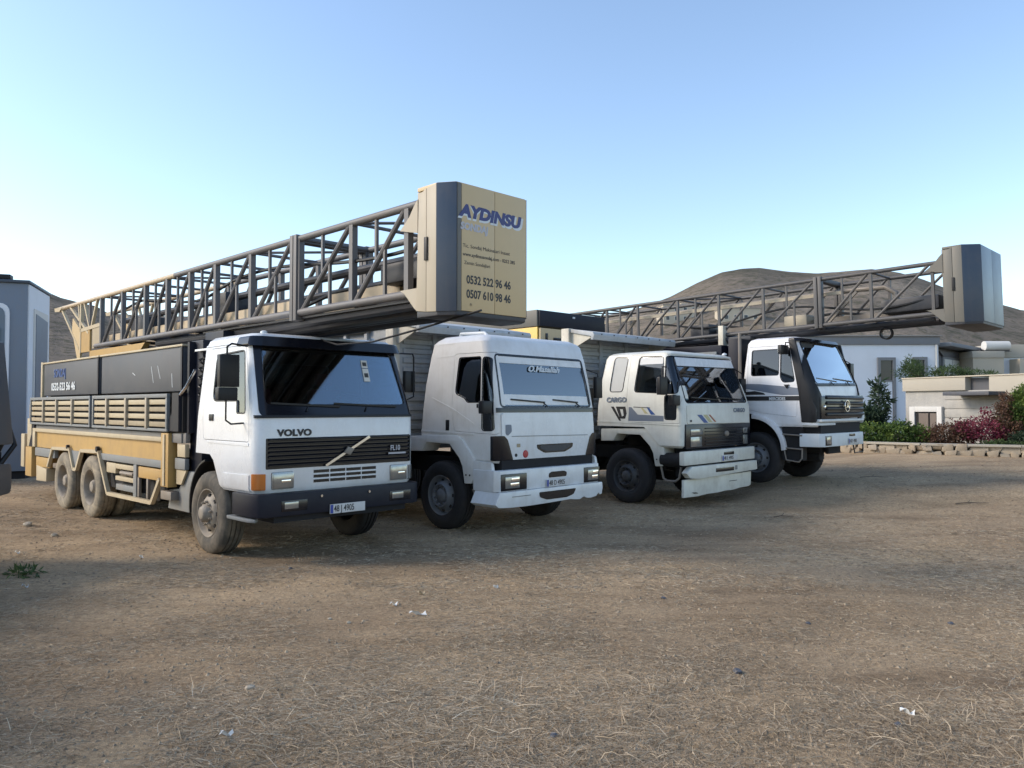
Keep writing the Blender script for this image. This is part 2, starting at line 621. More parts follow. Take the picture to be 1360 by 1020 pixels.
def wheel(parent, y, side, kind='steer', tmat='tyre', rmat='rim', dual=False, x=1.15, z=0.515, steer=0.0):
    key = (kind, tmat, rmat)
    if key not in _wm:
        t = MB()
        prof = [(0.02, .292), (0.0, .31), (-.012, .36), (-.016, .40), (-.012, .44), (.0, .475), (.014, .498), (.024, .512), (.032, .518),
                (.075, .522), (.078, .508), (.088, .508), (.091, .522), (.132, .524), (.135, .509), (.147, .509), (.150, .524),
                (.191, .522), (.194, .508), (.204, .508), (.207, .522), (.250, .518), (.258, .512), (.268, .498), (.282, .475),
                (.294, .44), (.296, .40), (.292, .36), (.282, .31), (.262, .292)]

        def md(k, j, r):
            if j in (7, 8, 21, 22) and k % 2:
                return r - .012
            return r
        t.lathe(prof, 88, closed=True, mod=md)
        r = MB()
        if kind == 'steer':
            p = [(.005, .300), (-.004, .305), (-.004, .296), (.012, .284), (.045, .272), (.062, .258), (.060, .240), (.030, .215), (.004, .185),
                 (-.004, .165), (-.004, .118), (.004, .112)]
            hp = [(.004, .118), (-.045, .105), (-.055, .098), (-.085, .078), (-.092, .060), (-.092, .0)]
            holes_r, holes_t, nut_r, nut_t, nh = .212, .024, .142, -.004, 8
        elif kind == 'ford':
            p = [(.005, .300), (-.004, .305), (-.004, .296), (.012, .284), (.045, .272), (.062, .258), (.055, .236), (.022, .20), (-.018, .182), (-.030, .176), (-.030, .160), (.0, .150), (.02, .12)]
            hp = [(.03, .125), (-.015, .095), (-.03, .07), (-.034, .0)]
            holes_r, holes_t, nut_r, nut_t, nh = .225, .042, .135, .006, 8
        else:
            p = [(.005, .300), (-.004, .305), (-.004, .296), (.012, .284), (.045, .272), (.13, .262), (.165, .250), (.175, .225), (.165, .19), (.150, .165), (.148, .12)]
            hp = [(.15, .125), (.06, .112), (.045, .10), (.025, .085), (.02, .06), (.02, .0)]
            holes_r, holes_t, nut_r, nut_t, nh = .208, .168, .142, .146, 8
        r.lathe(p, 56)
        h = MB()
        h.lathe(hp, 36)
        nb = MB()
        for k in range(10):
            a = 2 * PI * k / 10
            cy, cz = math.cos(a) * nut_r, math.sin(a) * nut_r
            nb.tube([(nut_t + .005, cy, cz), (nut_t - .026, cy, cz)], .0155, 6)
            nb.tube([(nut_t - .026, cy, cz), (nut_t - .040, cy, cz)], .009, 6)
        ho = MB()
        for k in range(nh):
            a = 2 * PI * (k + .5) / nh
            cy, cz = math.cos(a) * holes_r, math.sin(a) * holes_r
            ho.tube([(holes_t - .006, cy, cz), (holes_t + .02, cy, cz)], .026, 10)
        _wm[key] = (t.data('tyre', M[tmat], sharp=40), r.data('rim', M[rmat], sharp=50), h.data('hub', M[rmat], sharp=40),
                    nb.data('wheel_nuts', M[rmat]), ho.data('hand_holes', M['chassis']))
    tm, rm, hm, nm, hom = _wm[key]
    w = empty('wheel', (side * x, y, z), 0 if side < 0 else PI, parent)
    w.rotation_euler = (0.3 * y, 0, (0 if side < 0 else PI) + steer)
    link('tyre', tm, w)
    link('rim', rm, w)
    link('hub', hm, w)
    link('wheel_nuts', nm, w)['kind'] = 'stuff'
    link('hand_holes', hom, w)['kind'] = 'stuff'
    if dual:
        link('tyre', tm, w, (.33, 0, 0))
    return w


def chassis(root, y0, y1, axles, zf=0.92):
    b = MB()
    for s in (-1, 1):
        b.box(s * .43 - .04, s * .43 + .04, y0, y1, zf - .13, zf + .13)
    for y in np.arange(y0 + .4, y1, 1.1):
        b.box(-.39, .39, y - .04, y + .04, zf - .08, zf + .08)
    b.build('chassis_frame', M['chassis'], root, bevel=.008)
    for y in axles:
        a = MB()
        a.tube([(-.85, y, .515), (.85, y, .515)], .07, 12)
        a.tube([(0, y - .2, .515), (0, y - .17, .515), (0, y - .06, .515), (0, y + .06, .515), (0, y + .17, .515), (0, y + .2, .515)], .16, 14)
        a.build('axle', M['chassis'], root)
        for s in (-1, 1):
            a = MB()
            for k in range(5):
                a.box(s * .5 - .04, s * .5 + .04, y - .62 + .09 * k, y + .62 - .09 * k, .60 + .022 * k, .618 + .022 * k)
            tag(a.build('leaf_spring', M['chassis'], root), kind='stuff')
    e = MB()
    e.box(-.36, .36, .25, 1.9, .62, 1.25)
    e.tube([(-.2, .3, .55), (-.2, 1.5, .55)], .12, 12)
    e.box(-.30, .30, .12, .2, .6, 1.25)
    e.build('engine', M['chassis'], root, bevel=.03)


def interior(root, w, y0, y1, zfloor, zdash, wheel_side=1, seat='seatgrey', dash='interior', seats=(-.55, .55)):
    b = MB()
    b.box(-w + .08, w - .08, y0 + .10, y1 - .10, zfloor, zfloor + .04)
    # tunnel over the engine
    b.box(-.33, .33, y0 + .45, y1 - .12, zfloor + .04, zfloor + .42)
    b.build('cab_floor', M['interior'], root, bevel=.02)
    d = MB()
    d.prism(rpoly([(y0 + .10, zdash - .42), (y0 + .45, zdash - .42), (y0 + .50, zdash - .10), (y0 + .36, zdash), (y0 + .10, zdash - .02)], .04), 'x', -w + .1, w - .1)
    d.build('dashboard', M[dash], root)
    for sx in seats:
        s = MB()
        s.box(sx - .25, sx + .25, y0 + .82, y0 + 1.30, zdash - .48, zdash - .34)
        s.box(sx - .25, sx + .25, y0 + 1.22, y0 + 1.34, zdash - .40, zdash + .22, Matrix.Rotation(R(-8), 3, 'X'))
        s.box(sx - .13, sx + .13, y0 + 1.30, y0 + 1.40, zdash + .27, zdash + .45)
        s.box(sx - .18, sx + .18, y0 + .9, y0 + 1.2, zfloor + .04, zdash - .48)
        s.build('seat', M[seat], root, bevel=.03)
    st = MB()
    pts = []
    cx, cy, cz, rr = wheel_side * .58, y0 + .62, zdash + .04, .235
    tl = R(28)
    for k in range(25):
        a = 2 * PI * k / 24
        pts.append((cx + rr * math.cos(a), cy + rr * math.sin(a) * math.cos(tl), cz + rr * math.sin(a) * math.sin(tl)))
    st.tube(pts, .017, 8, caps=False)
    for a in (R(-90), R(30), R(150)):
        st.tube([(cx, cy, cz - .02), (cx + rr * math.cos(a), cy + rr * math.sin(a) * math.cos(tl), cz + rr * math.sin(a) * math.sin(tl))], .014, 6)
    st.tube([(cx, cy - .02, cz - .02), (cx, cy - .2, cz - .4)], .03, 8)
    st.build('steering_wheel', M['black'], root)


def licence_plate(root, x0, x1, z0, z1, y, s):
    p = MB().box(x0, x1, y - .008, y, z0, z1).build('number_plate', M['plate'], root, bevel=.003)
    MB().box(x0 + .006, x0 + .045, y - .0105, y - .0085, z0 + .006, z1 - .006).build('country_band', M['euroblue'], p)
    text(s, (z1 - z0) * .95, M['letter'], p, (x0 + .055, y - .0085, z0 + .2 * (z1 - z0)), ext=.002, bold=.001, sx=(x1 - x0 - .07) / (len(s) * (z1 - z0) * .6), name='plate_lettering')
    return p


def mirror(parent, arm, x, y, z0, z1, w=.2, d=.09, name='door_mirror'):
    a = MB()
    a.tube(arm, .012, 8)
    o = a.build(name, M['black'], parent)
    b = MB()
    b.prism(rpoly([(x - w / 2, y - d / 2), (x + w / 2, y - d / 2), (x + w * .45, y + d / 2), (x - w * .45, y + d / 2)], .03), 'z', z0, z1)
    b.build('mirror_housing', M['black'], o, bevel=.012)
    g = MB().box(x - w * .38, x + w * .38, y + d / 2, y + d / 2 + .004, z0 + .03, z1 - .03)
    g.build('mirror_glass', M['chrome'], o)
    return o


def wipers(root, pts_list):
    for pts in pts_list:
        b = MB()
        b.tube(pts[:2], .009, 6)
        b.bar(pts[2], pts[3], .012, .022)
        b.build('wiper', M['black'], root)

# ------------------------------------------------------------------ lattice mast with its crown box (shared by the two rigs)
def mast(root, zb, zt, tilt, piv, y_rear, xn, xf, c_rear, c_front, ysplit, bays, style):
    mt = empty('mast', (0, piv[0], piv[1]), 0, root)
    mt.rotation_euler = (tilt, 0, 0)
    oy, oz = piv

    def B(name, b, m, **k):
        b.v = [(x, y - oy, z - oz) for x, y, z in b.v]
        return b.build(name, m, mt, **k)
    y_front = -2.12
    mm_ = M['mast'] if style == 1 else M['mast2']
    r = .043 if style == 1 else .040
    for x in (xn, xf):
        B('top_chord', MB().tube([(x, ysplit, zt), (x, y_front, zt)], r, 12), M[c_front])
        B('top_chord', MB().tube([(x, y_rear, zt), (x, ysplit, zt)], r * 1.02, 12), M[c_rear])
        B('bottom_chord', MB().tube([(x, min(y_rear - 2.6, 8.3), zb), (x, y_front, zb)], r * 1.1, 12), mm_ if style == 2 else M[c_front])
    # joint frames where two lengths are bolted together
    for yj in bays['joint']:
        for dy in (-.045, .045):
            b = MB()
            for x in (xn, xf):
                b.box(x - .06, x + .06, yj + dy - .035, yj + dy + .035, zb - (.10 if style == 1 else .06), zt + .05)
            b.box(xn + .06, xf - .06, yj + dy - .03, yj + dy + .03, zt - .04, zt + .04)
            b.box(xn + .06, xf - .06, yj + dy - .03, yj + dy + .03, zb - .08, zb)
            B('joint_frame', b, mm_, bevel=.004)
    ys = bays['ys']
    w = .072 if style == 1 else .052
    for i, y in enumerate(ys):
        for x in (xn, xf):
            B('upright', MB().bar((x, y, zb), (x, y, zt), w, w), mm_)
        # roof and floor cross pieces
        B('cross_piece', MB().tube([(xn, y, zt), (xf, y, zt)], .022, 8), mm_)
        B('cross_piece', MB().tube([(xn, y, zb), (xf, y, zb)], .028, 8), M['mastdark'])
    for i in range(len(ys) - 1):
        y0, y1 = ys[i], ys[i + 1]          # y0 nearer the rear (larger y)
        if any(abs((y0 + y1) / 2 - j) < .1 for j in bays['joint']):
            continue
        for x in (xn, xf):
            B('diagonal', MB().tube([(x, y0 - .04, zb), (x, y1 + .04, zt)], .031 if style == 1 else .027, 8), mm_)
            ym = (y0 + y1) / 2
            hz = (zb + zt) / 2
            if (style == 1 and x == xn) or (style == 2 and i % 2 and x == xn):
                B('strut', MB().bar((x, ym - .10, zb), (x, ym - .10, hz + .12), .034, .034), mm_)
                B('strut', MB().bar((x, ym + .06, zt), (x, ym + .06, hz - .02), .034, .034), mm_)
        if i % 3 == 0:
            B('roof_brace', MB().tube([(xn, y0, zt), (xf, y1, zt)], .018, 8), mm_)
        B('floor_brace', MB().tube([(xn, y1, zb), (xf, y0, zb)], .024, 8), M['mastdark'])
    return mt, B


def crown_box(root, mt, B, xn, z0, z1, m_side, m_cham, m_front, face_w, cham=(.11, .17)):
    cx_, cy_ = cham
    x0, x1 = xn - .06, xn - .06 + face_w + 2 * cx_
    yb, yc, yf = -2.12, -2.44, -2.44 - cy_
    plan = [(x0, yb), (x0, yc), (x0 + cx_, yf), (x1 - cx_, yf), (x1, yc), (x1, yb)]
    plan = rpoly(plan, [0, .01, .02, .02, .01, 0])
    # sloping top: higher at the near rear, cut as in a folded sheet
    core = MB().prism([(p[0] * .985 + .005, p[1] + .012) for p in plan], 'z', z0 + .03, z1 - .03)
    ob = B('crown_box', core, M[m_side], bevel=.01)

    def C(name, b, m, **k):
        o = B(name, b, m, **k)
        o.parent = ob
        return o
    # side door of two sheets with a gap and a slot handle
    C('side_panel', MB().prism([(yb, z0 + .02), (yb - .16, z0), (yb - .16, z1 - .02), (yb - .04, z1 - .07)], 'x', x0 - .012, x0 + .004), M[m_side], bevel=.003)
    C('side_panel', MB().prism([(yb - .166, z0), (yc, z0 - .01), (yc, z1), (yb - .166, z1 - .02)], 'x', x0 - .012, x0 + .004), M[m_side], bevel=.003)
    C('slot_handle', MB().box(x0 - .03, x0 - .008, yb - .19, yb - .145, (z0 + z1) / 2 - .12, (z0 + z1) / 2 + .12), M['black'], bevel=.006)
    # dark corner fold and the wide front sheets
    C('corner_panel', MB().prism([(x0 - .012, yc - .002), (x0 + cx_ - .005, yf - .01), (x0 + cx_ + .002, yf + .0), (x0 + .0, yc + .01)], 'z', z0 - .01, z1 + .005), M[m_cham], bevel=.002)
    C('corner_panel', MB().prism([(x1 + .012, yc - .002), (x1 - cx_ + .005, yf - .01), (x1 - cx_ - .002, yf + .0), (x1 - .0, yc + .01)], 'z', z0 - .01, z1 + .005), M[m_cham], bevel=.002)
    xm = (x0 + x1) / 2 + .02
    if m_front == 'ochre':
        C('edge_strip', MB().box(x0 + cx_ + .002, x0 + cx_ + .055, yf - .012, yf + .0, z0 - .005, z1), M['boxgrey'], bevel=.002)
        fx = x0 + cx_ + .058
    else:
        fx = x0 + cx_ + .002
    f1 = C('front_panel', MB().box(fx, xm - .003, yf - .014, yf, z0, z1 - .0), M[m_front], bevel=.003)
    f2 = C('front_panel', MB().box(xm + .003, x1 - cx_ - .005, yf - .014, yf, z0, z1 - .0), M[m_front], bevel=.003)
    C('top_sheet', MB().prism([(p[0], p[1]) for p in plan], 'z', z1 - .03, z1 + .012), M[m_side if m_front != 'ochre' else 'ochre'], bevel=.008)
    C('bottom_sheet', MB().prism([(p[0], p[1]) for p in plan], 'z', z0 - .05, z0 + .03), M['mastdark'], bevel=.01)
    # curved gussets from the chords to the box
    for x in (x0 + .004, x1 - .024):
        C('gusset', MB().prism([(yb + .0, z1 - .1), (yb + .0, z1 - .45), (yb + .30, z1 - .385), (yb + .24, z1 - .34), (yb + .14, z1 - .26), (yb + .06, z1 - .16)], 'x', x, x + .02), M[m_side])
        C('gusset', MB().prism([(yb, z0 + .02), (yb, z0 + .26), (yb + .30, z0 + .26), (yb + .22, z0 + .22), (yb + .12, z0 + .12), (yb + .05, z0 + .05)], 'x', x, x + .02), M[m_side])
    return ob, (fx, yf - .0145)


# ------------------------------------------------------------------ truck 1: the drilling rig nearest the camera
def truck_one():
    T = empty('drilling_truck', (-2.137, 9.863, 0), R(45))
    tag(T, 'nearest truck, black grille, carrying the lattice mast with the ochre lettered box', 'truck', 'trucks parked in a row on the dirt yard')
    cab = Cab([(.84, .03, 1.70, 1.12), (.90, .0, 1.72, 1.15), (1.30, .0, 1.70, 1.155), (1.74, .0, 1.66, 1.15), (2.60, .29, 1.56, 1.09), (2.70, .32, 1.52, 1.06), (2.745, .37, 1.47, 1.01), (2.765, .47, 1.38, .92)], .14, .08)
    ws = rpoly([(-1.02, 1.89), (1.02, 1.89), (.93, 2.58), (-.96, 2.58)], .07)
    win = rpoly([(.30, 1.79), (.50, 1.79), (.52, 1.94), (1.18, 1.94), (1.15, 2.50), (.42, 2.53)], [.03, .02, .03, .10, .10, .05])
    arch = [(.93, .5), (.93, .86), (1.0, .98), (1.12, 1.19), (1.22, 1.26), (2.2, 1.27), (2.2, .5)]
    door = rpoly([(.17, 1.44), (1.42, 1.44), (1.45, 1.7), (1.34, 2.60), (.40, 2.60), (.20, 1.95)], .05)
    inner = cab.loft(-.05)
    shell = boolean(cab.loft(0), [('DIFFERENCE', inner), ('DIFFERENCE', cab.cutter('F', ws)), ('DIFFERENCE', cab.cutter('LR', win)),
                                  ('DIFFERENCE', cab.cutter('X', arch)), ('DIFFERENCE', cab.cutter('L', door)),
                                  ('DIFFERENCE', cab.cutter('B', rect(-.75, .75, 1.9, 2.45, .06), (1.1, 2.2)))], 'cab_body')
    cab.finish(shell, 'cab_body', M['white'], T)
    dm = boolean(cab.loft(.0), [('INTERSECT', cab.cutter('L', grow(door, -.007))), ('DIFFERENCE', cab.loft(-.035)), ('DIFFERENCE', cab.cutter('LR', win))], 'door')
    D = cab.finish(dm, 'door', M['white'], T)
    cab.patch('door_window', win, 'L', -.014, -.02, M['glassdark'], D)
    cab.ring('window_seal', grow(win, .018), win, 'L', .003, -.03, M['black'], D)
    MB().box(-1.163, -1.14, 1.13, 1.25, 1.68, 1.765).build('door_handle', M['black'], D, bevel=.01)
    cab.patch('far_window', win, 'R', -.014, -.02, M['glassdark'], T)
    cab.patch('rear_window', rect(-.75, .75, 1.9, 2.45, .06), 'B', -.014, -.02, M['glassdark'], T, (1.1, 2.2))
    # pressed crease above the wheel and gutter line
    cab.patch('body_crease', [(.18, 1.395), (1.30, 1.405), (1.30, 1.425), (.18, 1.43)], 'L', .006, -.02, M['white'], T)
    cab.patch('gutter', [(.30, 2.635), (1.56, 2.625), (1.56, 2.642), (.30, 2.652)], 'L', .012, -.02, M['white'], T)
    cab.patch('lower_sill', [(.16, .87), (.90, .87), (.82, 1.05), (.16, 1.06)], 'L', .012, -.02, M['white'], T)
    ws_out = rpoly([(-1.10, 1.745), (1.12, 1.745), (1.0, 2.66), (-1.04, 2.66)], .08)
    cab.ring('windscreen_surround', ws_out, ws, 'F', .006, -.03, M['gloss'], T)
    cab.patch('windscreen', ws, 'F', -.012, -.02, M['glass'], T)
    # projecting visor above the screen
    cab.patch('sun_visor', rpoly([(-1.12, 2.59), (1.12, 2.59), (1.08, 2.71), (-1.08, 2.71)], .03), 'F', .07, -.01, M['gloss'], T, (-1, .6))
    cab.patch('cowl_strip', rect(-1.14, 1.14, 1.725, 1.76), 'F', .014, -.01, M['black'], T, (-1, .3))
    # grille: recessed black field with separate slats
    g = cab.patch('grille', rpoly([(-1.03, 1.125), (1.065, 1.125), (1.065, 1.487), (-1.03, 1.487)], .015), 'F', .004, -.03, M['gloss'], T, (-1, .12))
    for k in range(7):
        z = 1.155 + k * .050
        MB().prism([(-.006, z), (-.026, z + .006), (-.026, z + .014), (-.006, z + .032)], 'x', -1.0, 1.04).build('grille_slat', M['gloss'], g)
    MB().box(1.045, 1.065, -.014, 0, 1.13, 1.48).build('grille_frame', M['black'], g)
    # diagonal bar and square badge
    b = MB()
    b.bar((-.25, -.034, 1.135), (.39, -.034, 1.475), .014, .032)
    b.build('diagonal_bar', M['chrome'], g)
    MB().prism([(.0, 1.285), (.09, 1.25), (.15, 1.325), (.06, 1.36)], 'y', -.055, -.03).build('badge', M['steel'], g, bevel=.005)
    text('FL10', .095, M['lettersilver'], g, (.72, -.032, 1.285), ext=.004, bold=.002, sx=.85)
    MB().box(.69, .97, -.036, -.028, 1.235, 1.258).build('badge', M['lettersilver'], g)
    text('VOLVO', .108, M['letter'], T, (-.885, -.004, 1.512), ext=.005, bold=.005, sx=1.22, spacing=1.04)
    # vent slots and lamps in the lower panel
    for r_ in range(3):
        for c_ in range(4):
            x0 = -.40 + c_ * .2325
            MB().box(x0, x0 + .215, -.004, .01, .935 + r_ * .058, .972 + r_ * .058).build('vent_slot', M['gloss'], T)
    MB().box(-.41, .53, -.010, .0, .972, .980).build('vent_rib', M['white'], T)
    MB().box(-.41, .53, -.010, .0, 1.030, 1.038).build('vent_rib', M['white'], T)
    for x0, x1 in ((-.96, -.67), (.735, 1.01)):
        h = MB().box(x0, x1, -.02, .04, .885, 1.09).build('headlight', M['lens'], T, bevel=.02)
        MB().box(x0 + .02, x1 - .02, -.026, -.018, .905, 1.07).build('headlight_lens', M['lens'], h, bevel=.01)
        MB().box(x0 + .12, x1 - .05, -.030, -.024, .965, .995).build('headlight_bulb', M['reflector'], h, bevel=.003)
    for s in (-1, 1):
        cab.patch('indicator', rpoly([(s * 1.035, .885), (s * 1.16, .885), (s * 1.16, 1.075), (s * 1.035, 1.075)], .01), 'F', .014, -.02, M['orange'] if s < 0 else M['lens'], T, (-1, .10))
    # bumper
    plan = [(-1.19, .52), (-1.19, .03), (-1.15, -.06), (-1.05, -.115), (1.05, -.115), (1.15, -.06), (1.19, .03), (1.19, .52), (1.12, .52), (1.12, .05), (-1.12, .05), (-1.12, .52)]
    bp = MB().prism(plan, 'z', .575, .845).build('bumper', M['navy'], T, bevel=.018)
    MB().prism([(-1.21, .62), (-1.21, .10), (-1.16, .0), (-1.10, .04), (-1.10, .62)], 'z', .52, .56).build('foot_step', M['greyblue'], bp, bevel=.01)
    for x in (-.72, .82):
        MB().box(x - .17, x + .17, -.12, -.108, .63, .76).build('fog_lamp_recess', M['gloss'], bp, bevel=.012)
        MB().box(x - .13, x + .05, -.124, -.116, .66, .74).build('fog_lamp', M['lens'], bp, bevel=.01)
    for x in (-.36, .33):
        MB().tube([(x, -.11, .78), (x, -.13, .78)], .016, 10).build('bolt', M['chrome'], bp)
    MB().box(-.95, .95, -.05, .4, .50, .58).build('bumper_underside', M['chassis'], bp)
    licence_plate(T, -.25, .26, .55, .665, -.125, '48 J 4905')
    # mirrors
    m = mirror(T, [(-1.10, .34, 2.58), (-1.30, .33, 2.60), (-1.36, .32, 2.56), (-1.36, .32, 2.44)], -1.33, .36, 2.09, 2.47, .25, .12)
    b = MB()
    b.prism(rpoly([(-1.46, .31), (-1.22, .31), (-1.24, .43), (-1.46, .43)], .03), 'z', 1.93, 2.085)
    b.build('mirror_housing', M['black'], m, bevel=.02)
    MB().tube([(-1.36, .34, 1.95), (-1.36, .34, 1.70), (-1.30, .33, 1.655), (-1.14, .32, 1.665)], .011, 8).build('mirror_arm', M['black'], m)
    mirror(T, [(1.02, .34, 2.60), (1.34, .30, 2.60), (1.36, .30, 2.55), (1.36, .30, 2.0), (1.12, .32, 1.9)], 1.32, .36, 2.06, 2.36, .20, .08)
    # glass stickers, interior, roof markers
    cab.patch('sticker', rect(.44, .53, 2.37, 2.47), 'F', -.005, -.012, M['paper'], T)
    cab.patch('sticker', rect(.455, .515, 2.395, 2.445), 'F', -.003, -.006, M['interior'], T)
    cab.patch('sticker', rect(.44, .53, 2.19, 2.36), 'F', -.005, -.012, M['paper'], T)
    cab.patch('sticker', rect(.455, .515, 2.245, 2.30), 'F', -.003, -.006, M['interior'], T)
    interior(T, 1.1, 0, 1.6, 1.25, 1.88, 1, seat='seatred')
    cab.lining([('F', ws, None), ('LR', win, None), ('B', rect(-.75, .75, 1.9, 2.45, .06), (1.1, 2.2))], arch, T)
    wipers(T, [[(-.5, -.0, 1.80), (-.45, .05, 1.88), (-.95, .035, 1.90), (-.02, .02, 1.86)], [(.35, -.0, 1.80), (.4, .05, 1.88), (-.1, .035, 1.90), (.85, .02, 1.86)]])
    for x in (-.80, .80):
        MB().lathe([(2.765, .045), (2.79, .04), (2.80, .02), (2.802, 0)], 14, axis='z').build('roof_marker', M['letterwhite'], T, (x, .52, 0))
    # wheels
    wheel(T, 1.28, -1, 'steer', 'tyredust', 'rim', steer=R(0))
    wheel(T, 1.28, 1, 'steer', 'tyre', 'rimdark')
    for y in (5.86, 7.36):
        wheel(T, y, -1, 'rear', 'tyresand', 'rim', True)
        wheel(T, y, 1, 'rear', 'tyre', 'rimdark', True)
    chassis(T, .2, 9.8, (1.28, 5.86, 7.36))
    # front mudguard behind the wheel
    arcp = [(1.28 + .62 * math.cos(R(a)), .58 + .62 * math.sin(R(a))) for a in range(-12, 80, 8)]
    arci = [(1.28 + .59 * math.cos(R(a)), .58 + .59 * math.sin(R(a))) for a in range(-12, 80, 8)][::-1]
    MB().prism(arcp + arci, 'x', -1.13, -.80).build('mudguard', M['black'], T, bevel=.006)
    # dark tower behind the cab, coiled air lines
    MB().box(-.98, .98, 1.86, 2.24, .95, 2.76).build('headboard', M['navy'], T, bevel=.015)
    MB().box(-1.06, -.98, 2.10, 2.16, 1.5, 2.74).build('tower_post', M['navy'], T)
    for q in range(3):
        pts = [(-1.03 + .035 * math.cos(a * 1.0), 1.78 + .05 * math.sin(a * 1.0) + .0 * q, 2.52 - .018 * a / 1.0 - .0 * q - .01 * q) for a in np.arange(0, 34 - 4 * q, .55)]
        MB().tube([(p[0] + .03 * q, p[1] + .04 * q, p[2]) for p in pts], .008, 5).build('air_line', M['black'], T)
    MB().tube([(-1.06, 1.90, 2.35), (-1.10, 2.10, 2.12), (-1.12, 2.24, 2.02)], .022, 8).build('exhaust_stub', M['chrome'], T)
    MB().box(-1.05, -.9, 1.55, 1.95, 2.60, 2.625).build('top_plate', M['white'], T)
    # deck and two long tanks
    MB().box(-1.1, 1.1, 2.24, 9.6, 1.36, 1.49).build('deck', M['greyband'], T, bevel=.01)
    for (y0, y1) in ((2.36, 5.70), (5.82, 9.10)):
        t = MB().box(-1.04, 1.0, y0, y1, 2.07, 2.70).build('side_tank', M['tank'], T, bevel=.02)
        MB().box(-1.065, -.98, y0 - .03, y1 + .03, 2.695, 2.725).build('tank_rim', M['sand'], t, bevel=.005)
        MB().box(-1.055, -1.038, y0, y0 + .05, 2.07, 2.70).build('tank_strap', M['navy'], t)
    MB().box(-1.07, -1.0, 9.10, 9.2, 2.0, 2.74).build('tank_end_strip', M['sand'], T, bevel=.005)
    MB().box(-.95, .95, 2.4, 9.0, 1.49, 2.07).build('deck_machinery', M['chassis'], T, bevel=.02)
    text('SONDAJ', .22, M['stripeblue'], T, (-1.046, 8.4, 2.42), 'left', ext=.003, bold=.004, sx=.9)
    text('0532-523 56 46', .20, M['letterwhite'], T, (-1.048, 8.55, 2.17), 'left', ext=.003, bold=.006, sx=1.15)
    for (y, z, l, a) in ((3.2, 2.25, .22, 62), (3.45, 2.2, .26, 70), (2.72, 2.13, .2, 82), (4.2, 2.3, .12, 20)):
        MB().box(-1.0435, -1.041, y, y + .012, z, z + l, Matrix.Rotation(R(a - 90), 3, 'X')).build('scratch', M['letterwhite'], T)
    # slatted side racks standing on the deck edge
    for (y0, y1, posts) in ((2.58, 5.74, (3.32, 4.16, 5.02)), (5.86, 9.55, (6.82, 7.75, 8.61))):
        rk = MB()
        rk.box(-1.17, -1.12, y0, y1, 1.985, 2.04)
        rk.box(-1.17, -1.12, y0, y1, 1.51, 1.55)
        rk.box(-1.17, -1.12, y0, y0 + .05, 1.55, 1.985)
        rk.box(-1.17, -1.12, y1 - .05, y1, 1.55, 1.985)
        o = rk.build('side_rack', M['greyblue'], T, bevel=.006)
        for y in posts:
            MB().box(-1.185, -1.135, y - .03, y + .03, 1.545, 1.99).build('rack_post', M['boxside'], o, bevel=.004)
        for i, (z0, z1, mm) in enumerate(((1.575, 1.645, 'slatgrey'), (1.685, 1.755, 'sand'), (1.79, 1.855, 'slatgrey'), (1.89, 1.96, 'sand'))):
            MB().box(-1.15, -1.125, y0 + .05, y1 - .05, z0, z1).build('rack_slat', M[mm], o, bevel=.003)
    MB().prism([(2.25, 1.52), (2.62, 1.52), (2.62, 1.66), (2.48, 1.76), (2.47, 2.05), (2.25, 2.05)], 'x', -1.14, -1.0).build('rack_end', M['navy'], T)
    MB().box(-1.10, -1.0, 2.2, 9.5, 1.50, 2.0).build('rack_backing', M['chassis'], T)
    # yellow side panel with frame
    MB().box(-1.10, -1.02, 2.84, 9.30, 1.06, 1.37).build('side_panel', M['yellow'], T)
    fr = MB()
    fr.box(-1.14, -1.06, 2.84, 9.45, 1.365, 1.43)
    fr.box(-1.14, -1.06, 9.28, 9.45, 1.06, 1.365)
    fr.build('side_panel_frame', M['sand'], T, bevel=.005)
    MB().box(-1.15, -1.02, 2.56, 2.82, .74, 1.49).build('corner_post', M['yellow'], T, bevel=.01)
    MB().box(-1.165, -1.148, 2.66, 2.72, .76, 1.47).build('corner_post_rib', M['sand'], T)
    MB().box(-1.12, -1.05, 2.86, 5.45, .99, 1.095).build('grey_rail', M['greyblue'], T, bevel=.006)
    MB().box(-1.12, -1.05, 8.0, 9.32, .89, 1.05).build('grey_rail', M['greyblue'], T, bevel=.006)
    MB().box(-1.11, -1.05, 8.35, 9.28, .68, .87).build('lower_panel', M['yellow'], T, bevel=.01)
    MB().prism([(8.52, .42), (9.20, .40), (9.22, .70), (8.52, .66)], 'x', -1.12, -.95).build('storage_box', M['sand'], T, bevel=.01)
    # cranked white rails over the tandem wheels and the hanging side guard
    b = MB()
    pts = [(8.34, .72), (8.04, 1.08), (7.02, 1.10), (6.78, .76), (6.62, .76), (6.36, 1.10), (5.48, 1.12), (5.0, .47), (3.16, .48), (2.86, .84)]
    for a, c in zip(pts[:-1], pts[1:]):
        b.bar((-1.13, a[0], a[1]), (-1.13, c[0], c[1]), .06, .055)
    b.build('side_guard_rail', M['sand'], T)
    MB().prism([(7.0, 1.08), (6.76, .80), (6.62, .80), (6.40, 1.08)], 'x', -1.12, -1.09).build('guard_web', M['greyblue'], T)
    MB().tube([(-1.12, 5.5, 1.16), (-1.17, 5.5, 1.16)], .045, 12).build('reflector_stud', M['chassis'], T)
    MB().tube([(-1.12, 7.1, 1.14), (-1.17, 7.1, 1.14)], .035, 12).build('reflector_stud', M['chassis'], T)
    # lockers and ladder-like frame inside the guard
    MB().box(-1.0, -.6, 2.95, 5.3, .55, 1.0).build('locker_back', M['chassis'], T)
    MB().box(-1.10, -1.0, 2.90, 3.80, .80, .965).build('locker_door', M['yellow'], T, bevel=.008)
    MB().box(-1.10, -1.0, 4.0, 4.78, .88, .955).build('locker_rail', M['sand'], T, bevel=.006)
